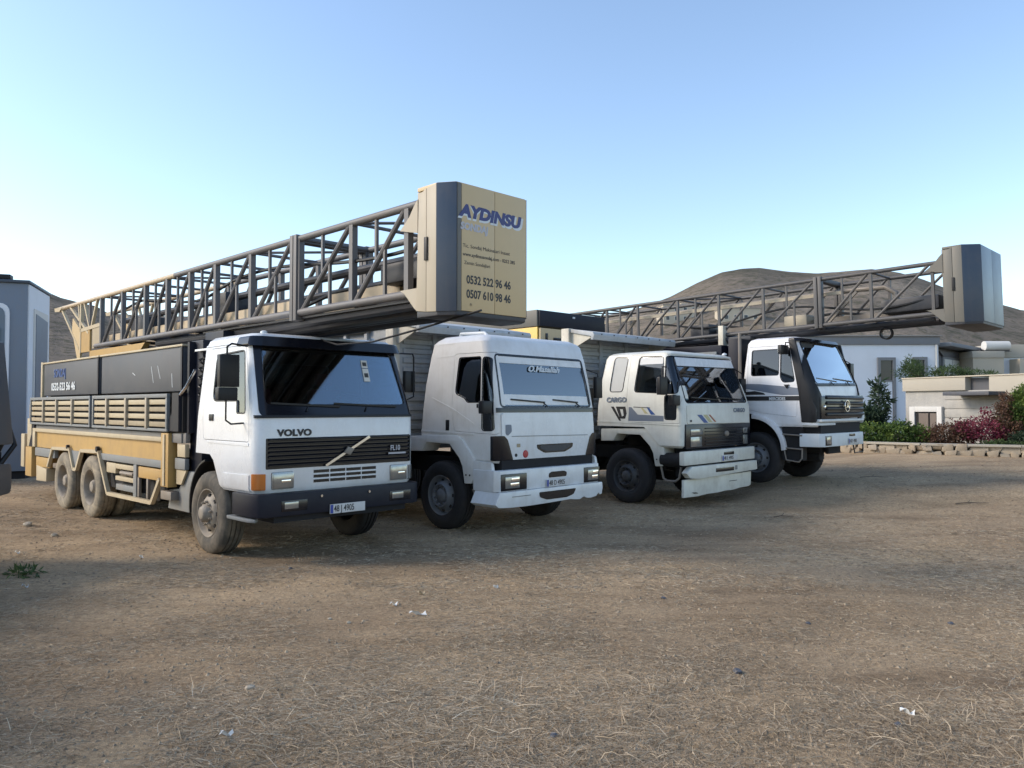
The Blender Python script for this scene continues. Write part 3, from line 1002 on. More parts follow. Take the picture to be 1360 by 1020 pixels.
    MB().box(-1.10, -1.0, 4.0, 4.78, .70, .765).build('locker_rail', M['sand'], T, bevel=.006)
    MB().box(-1.10, -1.02, 4.78, 5.2, .80, .96).build('locker_end', M['sand'], T, bevel=.006)
    MB().tube([(-1.07, 4.05, .82), (-1.07, 4.6, .82)], .035, 10).build('cylinder', M['steel'], T)
    MB().box(-1.09, -1.0, 4.0, 4.78, .55, .64).build('locker_rail', M['greyblue'], T, bevel=.006)
    MB().box(-1.11, -1.04, 3.86, 3.98, .50, 1.0).build('locker_upright', M['greyblue'], T, bevel=.005)
    for y in (3.80, 3.45, 3.08):
        MB().box(-1.10, -1.06, y - .03, y + .03, .51, .80).build('locker_upright', M['steel'], T, bevel=.004)
    # panels beside the tower, splash plate
    MB().box(-1.08, -1.02, 2.14, 2.50, 1.365, 1.50).build('tower_panel', M['greyband'], T, bevel=.006)
    MB().box(-1.08, -1.02, 2.16, 2.42, 1.17, 1.345).build('tower_panel', M['sand'], T, bevel=.006)
    MB().box(-1.08, -1.02, 2.16, 2.50, 1.0, 1.15).build('tower_panel', M['greyblue'], T, bevel=.006)
    MB().prism([(2.16, .99), (2.5, .99), (2.5, .79), (2.33, .79)], 'x', -1.06, -1.03).build('tower_panel', M['sand'], T)
    MB().prism([(2.87, .42), (2.82, .56), (2.86, .68), (2.50, .72), (2.2, .98), (1.98, .98), (1.98, .42)], 'x', -1.02, -.90).build('splash_plate', M['greyblue'], T, bevel=.01)
    MB().box(-1.13, -.98, 2.50, 2.86, .56, .68).build('jack_foot', M['steel'], T, bevel=.01)
    # rear outrigger and jack
    MB().box(-1.16, -.95, 9.42, 9.86, .46, 1.05).build('jack_housing', M['yellow'], T, bevel=.015)
    MB().box(-1.12, -1.0, 9.62, 9.92, 1.05, 1.62).build('jack_column', M['sand'], T, bevel=.01)
    MB().box(-1.12, -1.0, 9.50, 9.78, 1.62, 1.92).build('jack_column', M['yellow'], T, bevel=.01)
    MB().box(-1.14, -.98, 10.05, 10.3, .62, 1.30).build('jack_bracket', M['sand'], T, bevel=.01)
    MB().prism([(9.40, 1.06), (9.75, 1.06), (9.62, 1.25), (9.52, 1.35), (9.50, 1.62), (9.36, 1.72)], 'x', -1.13, -1.0).build('jack_arm', M['navy'], T)
    MB().box(-.9, .9, 9.55, 10.1, .7, 1.5).build('rear_crossbeam', M['yellow'], T, bevel=.02)
    # mast rest over the deck
    MB().box(-.5, .7, 2.3, 2.9, 2.5, 2.95).build('mast_rest', M['navy'], T, bevel=.02)
    MB().prism([(5.44, 2.96), (8.35, 2.96), (8.35, 2.73), (5.84, 2.73)], 'x', -.44, -.34).build('pivot_plate', M['yellow'], T)
    MB().prism([(5.44, 2.96), (8.35, 2.96), (8.35, 2.73), (5.84, 2.73)], 'x', .52, .62).build('pivot_plate', M['yellow'], T)
    # the mast
    zb, zt = 3.04, 3.97
    ys = [7.7, 6.55, 5.45, 4.5, 3.6, 2.7, 1.6, .48, .32, -.86, -1.9]
    mt, B = mast(T, zb, zt, 0, (7.0, 2.8), 10.65, -.42, .62, 'mastsand', 'mast', 4.2, {'ys': ys, 'joint': [.40]}, 1)
    ob, (fx, fy) = crown_box(T, mt, B, -.42, 2.82, 4.10, 'boxside', 'boxblue', 'ochre', .99)
    # long beams and pipes carried inside and under the mast
    B('inner_rail', MB().bar((-.28, 7.6, 3.17), (-.28, .5, 3.17), .10, .12), M['mastsand'])
    B('inner_rail', MB().bar((.42, 7.6, 3.17), (.42, -1.9, 3.17), .10, .12), M['mastsand'])
    B('inner_rail', MB().bar((.1, .3, 3.22), (.1, -1.2, 3.22), .22, .16), M['mastsand'])
    B('drill_pipe', MB().tube([(.05, 8.0, 3.55), (.05, -2.0, 3.55)], .055, 10), M['mastdark'])
    B('drill_pipe', MB().tube([(.35, 6.0, 3.40), (.35, -2.0, 3.40)], .05, 10), M['mastdark'])
    B('feed_motor', MB().box(-.22, .35, -1.9, -1.1, 3.25, 3.48), M['mastdark'], bevel=.04)
    B('feed_motor', MB().box(-.15, .30, 3.0, 3.5, 3.2, 3.62), M['mastdark'], bevel=.04)
    B('feed_motor', MB().box(-.18, .34, 6.2, 6.9, 3.15, 3.5), M['mastdark'], bevel=.04)
    for k, (x, z) in enumerate(((-.3, 2.94), (-.1, 2.90), (.12, 2.92), (.34, 2.89), (.52, 2.94), (.0, 3.02), (.28, 3.0))):
        B('under_pipe', MB().tube([(x, 5.2 - .3 * k, z), (x + .02, 1.5, z - .015), (x, -1.95 + .1 * k, z + .01)], .062, 10), M['mastdark'])
    B('under_plate', MB().box(-.40, .60, -1.95, 3.2, 2.965, 2.99), M['mastdark'])
    B('hose', MB().tube([(-.35 + .06 * math.sin(y * 2.1), y, 3.62 + .10 * math.sin(y * 1.3)) for y in np.arange(-1.8, 7.5, .25)], .022, 7), M['black'])
    B('hose', MB().tube([(.2 + .05 * math.sin(y * 1.7), y, 3.30 + .09 * math.sin(y * 1.9 + 1)) for y in np.arange(-1.8, 6.5, .25)], .026, 7), M['black'])
    # rear head frame: fan of struts down to the pivot box
    for x in (-.42, .62):
        B('head_cap', MB().prism([(10.66, 4.0), (10.62, 3.92), (10.3, 3.90), (10.1, 3.98)], 'x', x - .05, x + .05), M['sand'])
        for y in (10.28, 9.70, 9.10):
            B('head_strut', MB().bar((x, y, zt), (x, y - 1.25 if y > 9.6 else y - .18, zb + (0 if y > 10 else .28)), .05, .05), M['sand'])
        B('head_strut', MB().bar((x, 8.92, zt), (x, 8.92, zb - .1), .06, .06), M['sand'])
        B('head_strut', MB().bar((x, 8.75, zt), (x, 8.38, 3.40), .05, .05), M['sand'])
        B('head_strut', MB().bar((x, 7.95, zt), (x, 8.30, 3.40), .05, .05), M['sand'])
        B('head_strut', MB().bar((x, 8.4, zt), (x, 8.4, 3.40), .045, .045), M['mast'])
        B('head_rail', MB().bar((x, 8.95, 3.40), (x, 7.7, 3.44), .06, .07), M['sand'])
        B('head_plate', MB().prism([(9.45, 3.70), (8.95, 3.42), (8.95, 2.78), (9.1, 2.78), (9.5, 3.45)], 'x', x - .02, x + .02), M['ochre'])
        B('head_plate', MB().box(x - .02, x + .02, 8.36, 8.88, 2.95, 3.38), M['yellow'])
        B('head_plate', MB().box(x - .02, x + .02, 7.74, 8.20, 3.0, 3.40), M['slatgrey'])
    # writing on the box (flat print, a hair proud of the sheet)
    def tx(s, size, m, x, z, **k):
        o = text(s, size, M[m], ob, (x, fy - .001 , z), **k)
        o.location = Vector((x, fy - .001 - 7.0, z - 2.8))
        return o
    tx('AYDINSU', .165, 'letterblue', -.335, 3.775, ext=.001, bold=.010, sx=1.22, shear=.18)
    tx('AYDINSU', .175, 'letterwhite', -.345, 3.755, ext=.0003, bold=.012, sx=1.20, shear=.18)
    tx('SONDAJ', .10, 'lettersilver', -.33, 3.64, ext=.001, bold=.005, sx=1.0, shear=.12)
    tx('Tic. Sondaj Makinalari Insaat', .052, 'letter', -.30, 3.46, ext=.0006, sx=1.12)
    tx('www.aydinsusondaj.com - 0252 385', .050, 'letter', -.30, 3.375, ext=.0006, bold=.0006, sx=1.02)
    tx('Zemin Sondajlari', .050, 'letter', -.28, 3.29, ext=.0006, sx=1.05)
    tx('0532 522 96 46', .118, 'letter', -.25, 3.10, ext=.001, bold=.003, sx=.84)
    tx('0507 610 98 46', .118, 'letter', -.25, 2.955 + .0, ext=.001, bold=.003, sx=.84)
    tx('*', .05, 'letter', -.2, 2.86, ext=.001, bold=.004)
    return T


T1 = truck_one()

# ------------------------------------------------------------------ truck 2 and 3: tippers
def fender(T, mat):
    out = [(1.90, 1.40), (.80, 1.43), (.68, 1.38), (.42, 1.10), (.40, .90), (.46, .74), (.62, .73), (.67, .98), (.74, 1.10), (.96, 1.30), (1.50, 1.31), (1.60, 1.17), (1.90, 1.16)]
    f = MB().prism(out, 'x', -1.19, -.86).build('front_wing', mat, T, bevel=.018)
    MB().prism([(-x, 0) if False else (x, z) for x, z in out], 'x', .86, 1.19).build('front_wing', mat, T, bevel=.018)
    for y in (.50, .58):
        MB().tube([(-1.185, y, .86), (-1.197, y, .86)], .014, 8).build('bolt', M['black'], f)
    return f


def tipper_body(T, hw, yh, yl, ztop, zlip, mat, mpost, length=5.0, wall_top=None):
    wt = wall_top or ztop
    """headboard of pressed ribs, side walls with stakes, and the plate that leans over the cab"""
    y1 = yh + length
    hb = MB().box(-hw + .05, hw - .05, yh, yh + .05, 1.25, ztop - .02).build('headboard', mat, T)
    z = 1.32
    k = 0
    while z < ztop - .12:
        MB().prism([(yh - .035, z + .02), (yh - .035, z + .085), (yh, z + .105), (yh, z)], 'x', -hw + .14, hw - .14).build('headboard_rib', mat, hb)
        z += .155
        k += 1
    for x in (-.45, .40):
        MB().box(x - .05, x + .05, yh - .06, yh, 1.25, ztop - .1).build('headboard_post', mat, hb, bevel=.008)
    for s in (-1, 1):
        MB().box(s * hw - .07, s * hw + .07, yh - .02, yh + .18, 1.2, ztop + .02).build('corner_post', mpost, T, bevel=.012)
        w = MB().box(s * (hw - .02) - .025, s * (hw - .02) + .025, yh + .18, y1, 1.25, wt - .1).build('side_wall', mat, T)
        MB().box(s * hw - .06, s * hw + .06, yh + .18, y1, wt - .12, wt).build('side_rail', mat, T, bevel=.015)
        for y in np.arange(yh + .75, y1, .62):
            MB().box(s * (hw + .02) - .04, s * (hw + .02) + .04, y - .04, y + .04, 1.25, wt - .12).build('side_stake', mat, w, bevel=.008)
    MB().box(-hw, hw, yh, y1, 1.16, 1.25).build('tipper_floor', mat, T, bevel=.01)
    MB().box(-hw + .05, hw - .05, y1 - .05, y1, 1.25, wt - .15).build('tailgate', mat, T, bevel=.01)
    # plate over the cab with a folded lip
    cp = MB().prism([(yh + .04, ztop + .02), (yl, zlip + .15), (yl - .03, zlip + .10), (yl, zlip), (yl + .06, zlip), (yl + .05, zlip + .07), (yh + .04, ztop - .05)], 'x', -hw - .03, hw + .03)
    cp = cp.build('cab_protector', mat, T, bevel=.006)
    for x in (-hw + .02, hw - .02):
        MB().prism([(yh, ztop - .04), (yl + .06, zlip + .06), (yh, ztop - .42)], 'x', x - .012, x + .012).build('protector_gusset', mpost, cp)
    for k in range(7):
        x = -hw + .2 + k * (2 * hw - .4) / 6
        MB().tube([(x, yl - .028, zlip + .115), (x, yl - .045, zlip + .115)], .012, 6).build('rivet', M['black'], cp)
    # tipping ram and mud flaps
    MB().tube([(0, yh - .18, .8), (0, yh - .10, 2.6)], .10, 14).build('tipping_ram', M['chassis'], T)
    return cp


def truck_two():
    T = empty('tipper_truck', (.576, 11.930, 0), R(45.5))
    tag(T, 'white high roof tipper truck with plain front lid and script on its windscreen', 'truck', 'trucks parked in a row on the dirt yard')
    cab = Cab([(1.05, .02, 1.72, 1.12), (1.10, .0, 1.74, 1.15), (1.45, .0, 1.72, 1.155), (1.83, .02, 1.68, 1.15), (2.20, .09, 1.62, 1.145), (2.60, .18, 1.52, 1.13), (2.82, .25, 1.46, 1.11), (2.87, .29, 1.41, 1.07), (2.925, .39, 1.35, .99), (2.945, .60, 1.26, .86)], .13, .10)
    ws = rpoly([(-1.01, 1.87), (1.0, 1.87), (.945, 2.60), (-.985, 2.61)], .05)
    qwin = rpoly([(.05, 1.66), (.27, 1.66), (.26, 2.59), (.17, 2.60)], .05)
    qwin = rpoly([(.06, 1.52), (.28, 1.52), (.28, 2.57), (.19, 2.57), (.10, 2.0)], [.05, .05, .05, .05, .02])
    win = rpoly([(.33, 1.93), (.60, 1.93), (.66, 1.99), (.86, 2.06), (.79, 2.58), (.33, 2.58)], [.03, .02, .02, .05, .03, .03])
    door = rpoly([(.0, 1.46), (.88, 1.49), (.95, 1.8), (.90, 2.65), (.12, 2.65), (.0, 2.0)], .05)
    arch = [(.45, .5), (.42, 1.10), (.70, 1.40), (2.2, 1.42), (2.2, .5)]
    shell = boolean(cab.loft(0), [('DIFFERENCE', cab.loft(-.05)), ('DIFFERENCE', cab.cutter('F', ws)), ('DIFFERENCE', cab.cutter('LR', win)), ('DIFFERENCE', cab.cutter('LR', qwin)),
                                  ('DIFFERENCE', cab.cutter('X', arch)), ('DIFFERENCE', cab.cutter('L', door)),
                                  ('DIFFERENCE', cab.cutter('B', rect(-.8, .8, 1.95, 2.55, .06), (1.1, 2.2)))], 'cab_body')
    cab.finish(shell, 'cab_body', M['white2'], T)
    dm = boolean(cab.loft(0), [('INTERSECT', cab.cutter('L', grow(door, -.006))), ('DIFFERENCE', cab.loft(-.035)), ('DIFFERENCE', cab.cutter('LR', win)), ('DIFFERENCE', cab.cutter('LR', qwin))], 'door')
    D = cab.finish(dm, 'door', M['white2'], T)
    for w in (win, qwin):
        cab.patch('door_window', w, 'L', -.014, -.02, M['glassdark'], D)
        cab.ring('window_seal', grow(w, .014), w, 'L', .003, -.03, M['gloss'], D)
        cab.patch('far_window', w, 'R', -.014, -.02, M['glassdark'], T)
    MB().box(-1.165, -1.15, 1.0, 1.075, 1.50, 1.66).build('fuel_flap', M['black'], T, bevel=.01)
    MB().box(-1.175, -1.14, .30, .38, 1.84, 1.90).build('door_handle', M['black'], D, bevel=.01)
    # pressed swage lines, low roof recess
    for poly in ([(.96, 2.80), (1.42, 2.80), (1.42, 2.815), (.96, 2.815)], [(.92, 2.62), (1.30, 2.60), (1.30, 2.612), (.92, 2.632)]):
        cab.patch('swage_line', poly, 'L', .004, -.01, M['white2'], T, (-2, -.3))
    cab.patch('swage_line', [(.45, 1.60), (.9, 1.80), (1.4, 1.98), (1.4, 2.0), (.9, 1.825), (.45, 1.615)], 'L', .008, -.01, M['white2'], T)
    cab.patch('body_ledge', [(.45, 1.445), (1.72, 1.475), (1.72, 1.495), (.45, 1.465)], 'L', .012, -.02, M['white2'], T)
    MB().tube([(-.66, 1.32, 2.90), (-.66, 1.28, 3.01), (-.66, .75, 2.99), (-.66, .66, 2.92)], .026, 8).build('roof_rail', M['letterwhite'], T)
    cab.patch('windscreen', ws, 'F', -.012, -.02, M['glass2'], T)
    cab.ring('windscreen_seal', grow(ws, .026), ws, 'F', .005, -.03, M['gloss'], T)
    cab.patch('sun_strip', rpoly([(-.965, 2.50), (.94, 2.485), (.935, 2.59), (-.97, 2.60)], .01), 'F', -.004, -.011, M['white2'], T)
    cab.patch('dash_reflection', [(-.98, 1.885), (.97, 1.885), (.965, 2.02), (-.98, 2.04)], 'F', -.006, -.011, M['white2'], T)  # white band painted in for the dashboard's reflection in the glass
    sc = text('O.Masallah', .13, M['letterwhite'], T, (-.36, .125, 2.39), ext=.0015, bold=.004, shear=.45, sx=1.25)
    sc.rotation_euler = (R(90 - 13), 0, 0)
    cab.patch('cowl_strip', rect(-1.10, 1.10, 1.775, 1.842), 'F', .008, -.02, M['gloss'], T, (-1, .25))
    lid = cab.patch('front_lid', rpoly([(-1.04, 1.09), (1.04, 1.07), (1.04, 1.765), (-1.04, 1.765)], .05), 'F', .022, -.03, M['white'], T, (-1, .2))
    cab.patch('lid_crease', [(-.85, 1.425), (.88, 1.405), (.88, 1.415), (-.85, 1.436)], 'F', .026, 0, M['greyblue'], lid, (-1, .2))
    s = MB().prism(rpoly([(-.32, 1.295), (.52, 1.295), (.50, 1.23), (.32, 1.165), (-.15, 1.165), (-.31, 1.235)], .03), 'y', -.026, -.0).build('lid_slot', M['gloss'], lid)
    MB().prism(rpoly([(-.25, 1.28), (.45, 1.28), (.43, 1.235), (.28, 1.185), (-.10, 1.185), (-.25, 1.235)], .03), 'y', -.030, -.024).build('slot_insert', M['mastdark'], s)
    MB().lathe([(-.036, .0), (-.034, .045), (-.022, .058)], 20, axis='y').build('badge', M['red'], lid, (-.56, 0, 1.165))
    MB().lathe([(-.030, .0), (-.030, .022), (-.022, .026)], 14, axis='y').build('lid_lock', M['black'], lid, (-.76, 0, 1.155))
    MB().box(-.745, -.675, -.028, -.02, 1.27, 1.32).build('lid_sticker', M['slatgrey'], lid)
    MB().prism(rpoly([(-.97, 1.60), (-.86, 1.60), (-.85, 1.50), (-.93, 1.44), (-.97, 1.46)], .02), 'y', -.026, -.02).build('lid_sticker', M['stripegrey'], lid)
    for s_ in (-1, 1):
        cab.patch('corner_vent', rpoly([(s_ * 1.16, 1.085), (s_ * .82, 1.09), (s_ * .93, 1.38), (s_ * 1.0, 1.44), (s_ * 1.16, 1.44)], .02), 'F', .026, -.02, M['gloss'], T, (-1, .10))
        MB().prism(rpoly([(.0, .80), (.05, 1.06), (.43, 1.08), (.43, .78), (.36, .74), (.12, .70)], .04), 'x', s_ * 1.165 - .03, s_ * 1.165 + .03).build('corner_deflector', M['white2'], T, bevel=.012)
    fender(T, M['white2'])
    # bumper, recessed lamps, jagged torn skirt
    MB().box(-1.05, 1.0, -.02, .3, .95, 1.10).build('bumper_gap', M['chassis'], T)
    plan = [(-1.22, .40), (-1.24, -.04), (-1.18, -.12), (.92, -.12), (.98, -.04), (.99, .40), (.92, .40), (.92, .0), (-1.15, .0), (-1.15, .40)]
    plan = [(x + .05 * (x > 0) * 2.2, y) for x, y in plan]
    bp = MB().prism(plan, 'z', .655, .955).build('bumper', M['white'], T, bevel=.015)
    for x0, x1 in ((-1.17, -.64), (.66, 1.05)):
        r_ = MB().box(x0, x1, -.128, -.10, .665, .905).build('headlight', M['gloss'], T, bevel=.012)
        a, c = (x0 + .08, x0 + .37) if x0 < 0 else (x0 + .09, x1 - .04)
        MB().box(a, c, -.138, -.12, .70, .865).build('headlight_lens', M['lens'], r_, bevel=.006)
        MB().box(a + .10, c - .02, -.142, -.136, .72, .775).build('headlight_bulb', M['reflector'], r_, bevel=.003)
        MB().box(a + .12, c - .01, -.142, -.136, .79, .845).build('headlight_bulb', M['reflector'], r_, bevel=.003)
    for poly in ([(-.16, .80), (.24, .80), (.25, .86), (.19, .885), (-.10, .885), (-.16, .86)],):
        MB().prism(rpoly(poly, .02), 'y', -.126, -.115).build('bumper_slot', M['gloss'], bp)
    licence_plate(T, -.23, .31, .665, .775, -.135, '48 D 4905')
    sk = [(-1.31, .49), (-1.22, .655), (1.08, .655), (1.09, .56), (1.07, .47), (1.03, .455), (.98, .49), (.93, .445), (.80, .425), (.70, .43), (.62, .46), (.52, .425), (.42, .43), (.30, .445), (.10, .44), (-.30, .43), (-.70, .425), (-1.0, .43), (-1.24, .445)]
    b = MB().prism(sk, 'y', -.16, -.10)
    s2 = b.build('bumper_skirt', M['white'], T, bevel=.008)
    MB().prism(rpoly([(-.42, .605), (.42, .605), (.36, .52), (.20, .485), (-.25, .485), (-.40, .53)], .03), 'y', -.168, -.155).build('skirt_slot', M['gloss'], s2)
    MB().box(-.98, -.60, -.166, -.158, .575, .585).build('skirt_scuff', M['greyblue'], s2)
    MB().prism([(-1.31, .49), (-1.24, .445), (-1.22, .655)], 'y', -.10, .35).build('skirt_end', M['white'], T)
    MB().prism([(.2, .55), (.45, .55), (.5, .66), (.2, .68)], 'x', -1.15, -.95).build('entry_step', M['steel'], T, bevel=.01)
    mirror(T, [(-1.14, .28, 2.0), (-1.24, .16, 1.93), (-1.26, .12, 1.92)], -1.30, .06, 1.76, 1.94, .20, .11)
    mirror(T, [(1.10, .3, 2.5), (1.30, .1, 2.4), (1.30, .08, 2.0)], 1.30, .1, 2.0, 2.35, .18, .08)
    interior(T, 1.1, 0, 1.65, 1.38, 1.96, 1, seat='seatgrey', dash='headliner')
    cab.lining([('F', ws, None), ('LR', win, None), ('LR', qwin, None), ('B', rect(-.8, .8, 1.95, 2.55, .06), (1.1, 2.2))], arch, T)
    wipers(T, [[(-.05, .0, 1.86), (-.1, .04, 1.92), (-.80, .045, 1.965), (-.08, .03, 1.925)], [(.72, .0, 1.86), (.66, .04, 1.92), (.12, .045, 1.965), (.70, .03, 1.925)]])
    MB().prism([(.35, 2.0), (.45, 2.02), (.5, 2.5), (.45, 2.52)], 'x', .80, .9).build('cab_pillar_trim', M['interior'], T)
    wheel(T, 1.19, -1, 'ford', 'tyre', 'rimblue', x=1.15)
    wheel(T, 1.19, 1, 'ford', 'tyre', 'rimdark')
    for y in (4.6, 5.95):
        wheel(T, y, -1, 'rear', 'tyre', 'rimdark', True)
        wheel(T, y, 1, 'rear', 'tyre', 'rimdark', True)
    chassis(T, .2, 7.2, (1.19, 4.6, 5.95))
    MB().tube([(-1.0, 2.6, .75), (-1.0, 3.7, .75)], .28, 20).build('fuel_tank', M['chassis'], T)
    tipper_body(T, 1.24, 2.22, 1.60, 3.27, 3.02, M['hopper'], M['hoppercream'])
    MB().box(-1.34, -1.20, 2.9, 4.9, 3.1, 3.26).build('rail_cover', M['boxside'], T, bevel=.02)
    return T


def truck_three():
    T = empty('flatbed_truck', (3.921, 14.841, .03), R(44))
    tag(T, 'cream truck with diagonal side stripes, dark grille and three stacked bumper boards', 'truck', 'trucks parked in a row on the dirt yard')
    cab = Cab([(1.08, .03, 1.98, 1.18), (1.12, .01, 2.0, 1.22), (1.50, .0, 2.0, 1.225), (1.85, .01, 1.98, 1.225), (2.30, .17, 1.92, 1.19), (2.75, .33, 1.84, 1.13), (2.82, .36, 1.80, 1.10), (2.86, .42, 1.74, 1.03), (2.875, .52, 1.66, .95)], .12, .08)
    ws = rpoly([(-1.05, 1.91), (1.06, 1.93), (.98, 2.76), (-.99, 2.745)], .05)
    sl = rpoly([(1.36, 2.12), (1.66, 2.12), (1.585, 2.78), (1.27, 2.765)], .06)
    win = rpoly([(.41, 2.08), (1.07, 2.11), (.99, 2.77), (.46, 2.755)], .06)
    qwin = rpoly([(.13, 2.07), (.385, 2.07), (.40, 2.755), (.24, 2.75)], .05)
    low = rpoly([(.14, 1.60), (.37, 1.60), (.38, 2.03), (.13, 2.03)], .04)
    door = rpoly([(.06, 1.52), (1.20, 1.53), (1.25, 2.0), (1.20, 2.81), (.26, 2.80), (.06, 2.0)], .04)
    arch = [(.47, .5), (.47, 1.09), (.84, 1.45), (2.3, 1.46), (2.3, .5)]
    shell = boolean(cab.loft(0), [('DIFFERENCE', cab.loft(-.05)), ('DIFFERENCE', cab.cutter('F', ws))] + [('DIFFERENCE', cab.cutter('LR', w)) for w in (sl, win, qwin, low)] +
                    [('DIFFERENCE', cab.cutter('X', arch)), ('DIFFERENCE', cab.cutter('L', door)),
                     ('DIFFERENCE', cab.cutter('B', rect(-.85, .85, 2.0, 2.65, .06), (1.4, 2.4)))], 'cab_body')
    cab.finish(shell, 'cab_body', M['cream'], T)
    dm = boolean(cab.loft(0), [('INTERSECT', cab.cutter('L', grow(door, -.006))), ('DIFFERENCE', cab.loft(-.035))] + [('DIFFERENCE', cab.cutter('LR', w)) for w in (win, qwin, low)], 'door')
    D = cab.finish(dm, 'door', M['cream'], T)
    for w in (win, qwin, low):
        cab.patch('door_window', w, 'L', -.014, -.02, M['glassdark'], D)
        cab.ring('window_seal', grow(w, .014), w, 'L', .003, -.03, M['gloss'], D)
        cab.patch('far_window', w, 'R', -.014, -.02, M['glassdark'], T)
    cab.patch('curtain', sl, 'L', -.008, -.02, M['curtain'], T)
    cab.ring('window_seal', grow(sl, .014), sl, 'L', .004, -.03, M['gloss'], T)
    cab.patch('curtain', rpoly([(.47, 2.62), (1.0, 2.62), (.98, 2.75), (.47, 2.74)], .02), 'L', -.012, -.018, M['paper'], D)
    # stripes on the side
    for mm, poly in (('letter', [(1.62, 1.83), (1.55, 1.83), (1.37, 1.56), (1.42, 1.56)]), ('letter', [(1.50, 1.83), (1.27, 1.83), (1.24, 1.70), (1.28, 1.60), (1.40, 1.60)]),
                     ('stripegrey', [(1.19, 1.82), (1.13, 1.82), (.98, 1.68), (.40, 1.66), (.40, 1.56), (1.20, 1.56)]), ('stripeblue', [(.78, 1.82), (.74, 1.82), (.58, 1.68), (.68, 1.68)]),
                     ('stripegold', [(.92, 1.82), (.88, 1.82), (.74, 1.70), (.82, 1.70)]), ('letter', [(1.08, 1.815), (.70, 1.80), (.70, 1.812), (1.08, 1.828)])):
        cab.patch('stripe', poly, 'L', .0025, -.01, M[mm], T)
    cab.patch('stripe', [(1.40, 1.78), (1.33, 1.78), (1.31, 1.66), (1.35, 1.64)], 'L', .0035, -.01, M['cream'], T)
    text('CARGO', .135, M['stripegrey'], T, (-1.229, 1.73, 1.915), 'left', ext=.002, bold=.004, sx=1.0, shear=.1)
    cab.patch('body_ledge', [(.06, 1.485), (1.98, 1.535), (1.98, 1.555), (.06, 1.505)], 'L', .010, -.02, M['cream'], T)
    cab.patch('windscreen', ws, 'F', -.012, -.02, M['glass'], T)
    cab.ring('windscreen_seal', grow(ws, .024), ws, 'F', .005, -.03, M['gloss'], T)
    cab.patch('sun_strip', rpoly([(-1.00, 2.58), (1.0, 2.60), (.985, 2.755), (-.99, 2.74)], .02), 'F', .012, -.003, M['white'], T)
    cab.patch('gutter', [(-1.10, 2.79), (1.1, 2.80), (1.1, 2.835), (-1.10, 2.825)], 'F', .015, -.01, M['cream'], T)
    lid = cab.patch('front_lid', rpoly([(-1.08, 1.52), (1.08, 1.52), (1.08, 1.885), (-1.08, 1.865)], .03), 'F', .014, -.03, M['cream'], T, (-1, .2))
    for mm, poly in (('stripeblue', [(-.76, 1.68), (-.62, 1.68), (-.40, 1.53), (-.54, 1.53)]), ('stripegold', [(-.56, 1.68), (-.44, 1.68), (-.25, 1.54), (-.36, 1.54)]), ('stripered', [(-.38, 1.68), (-.33, 1.68), (-.12, 1.545), (-.18, 1.545)])):
        MB().prism(poly, 'y', -.0165, -.012).build('stripe', M[mm], lid)
    text('CARGO', .11, M['stripegrey'], lid, (.50, -.016, 1.725), ext=.002, bold=.004, sx=1.1)
    MB().tube([(-.98, -.02, 1.57), (-.98, -.03, 1.57)], .02, 8).build('lid_lock', M['black'], lid)
    # grille with slats, lamps, oval badge
    g = MB().prism([(-1.14, 1.06), (1.12, 1.08), (1.12, 1.51), (-1.14, 1.51)], 'y', -.02, .12).build('grille', M['gloss'], T, bevel=.015)
    for k in range(6):
        z = 1.12 + k * .06
        MB().box(-.52, .80, -.035, -.015, z, z + .016).build('grille_slat', M['black'], g)
    for s_ in (-1, 1):
        a, c = sorted((s_ * 1.0, s_ * .64 if s_ < 0 else .84))
        h = MB().box(a, c, -.034, -.01, 1.10, 1.28).build('headlight', M['lens'], T, bevel=.01)
        MB().box(a + .03, c - .03, -.040, -.032, 1.13, 1.25).build('headlight_lens', M['lens'], h, bevel=.006)
        MB().box(a, c + (.03 if s_ < 0 else 0), -.032, -.01, 1.31, 1.42).build('side_lamp', M['lens'], T, bevel=.01)
    bd = MB().lathe([(-.052, 0), (-.050, .05), (-.036, .068), (-.018, .07)], 22, axis='y').build('badge', M['steel'], g, (.22, 0, 1.32))
    bd.scale = (1.15, 1, .8)
    fender(T, M['cream'])
    # three stacked bumper boards
    MB().prism([(-1.42, .79), (-1.42, 1.03), (1.02, 1.05), (1.02, .81)], 'y', -.17, -.06).build('bumper', M['cream'], T, bevel=.018)
    MB().prism([(-1.40, .66), (-1.22, .765), (1.05, .78), (1.07, .60), (-1.0, .535), (-1.28, .565)], 'y', -.20, -.08).build('bumper_lip', M['cream'], T, bevel=.018)
    sk = MB().prism([(-1.34, .22), (-1.33, .53), (1.0, .56), (.98, .30), (.90, .275), (.60, .27), (.30, .245), (.05, .25), (-.2, .235), (-.6, .235), (-.9, .215), (-1.2, .22)], 'y', -.10, -.05).build('bumper_skirt', M['cream'], T, bevel=.006)
    MB().box(.18, .45, -.106, -.098, .415, .425).build('skirt_tear', M['black'], sk)
    MB().prism([(-1.10, .30), (-.95, .29), (-.88, .268), (-1.02, .272)], 'y', -.106, -.098).build('skirt_tear', M['black'], sk)
    MB().box(-.12, .23, -.178, -.165, .93, .985).build('bumper_slot', M['gloss'], T, bevel=.005)
    MB().box(-.45, .18, -.208, -.195, .63, .70).build('bumper_slot', M['gloss'], T, bevel=.005)
    MB().box(.22, .30, -.208, -.195, .64, .72).build('reflector', M['greyblue'], T, bevel=.005)
    licence_plate(T, -.20, .34, .82, .92, -.18, '48 E 4905')
    MB().box(-1.0, 1.0, -.05, .3, .55, 1.05).build('bumper_bracket', M['chassis'], T)
    MB().tube([(-1.10, .06, .86), (-1.10, .50, .86)], .13, 14).build('air_cleaner', M['chassis'], T)
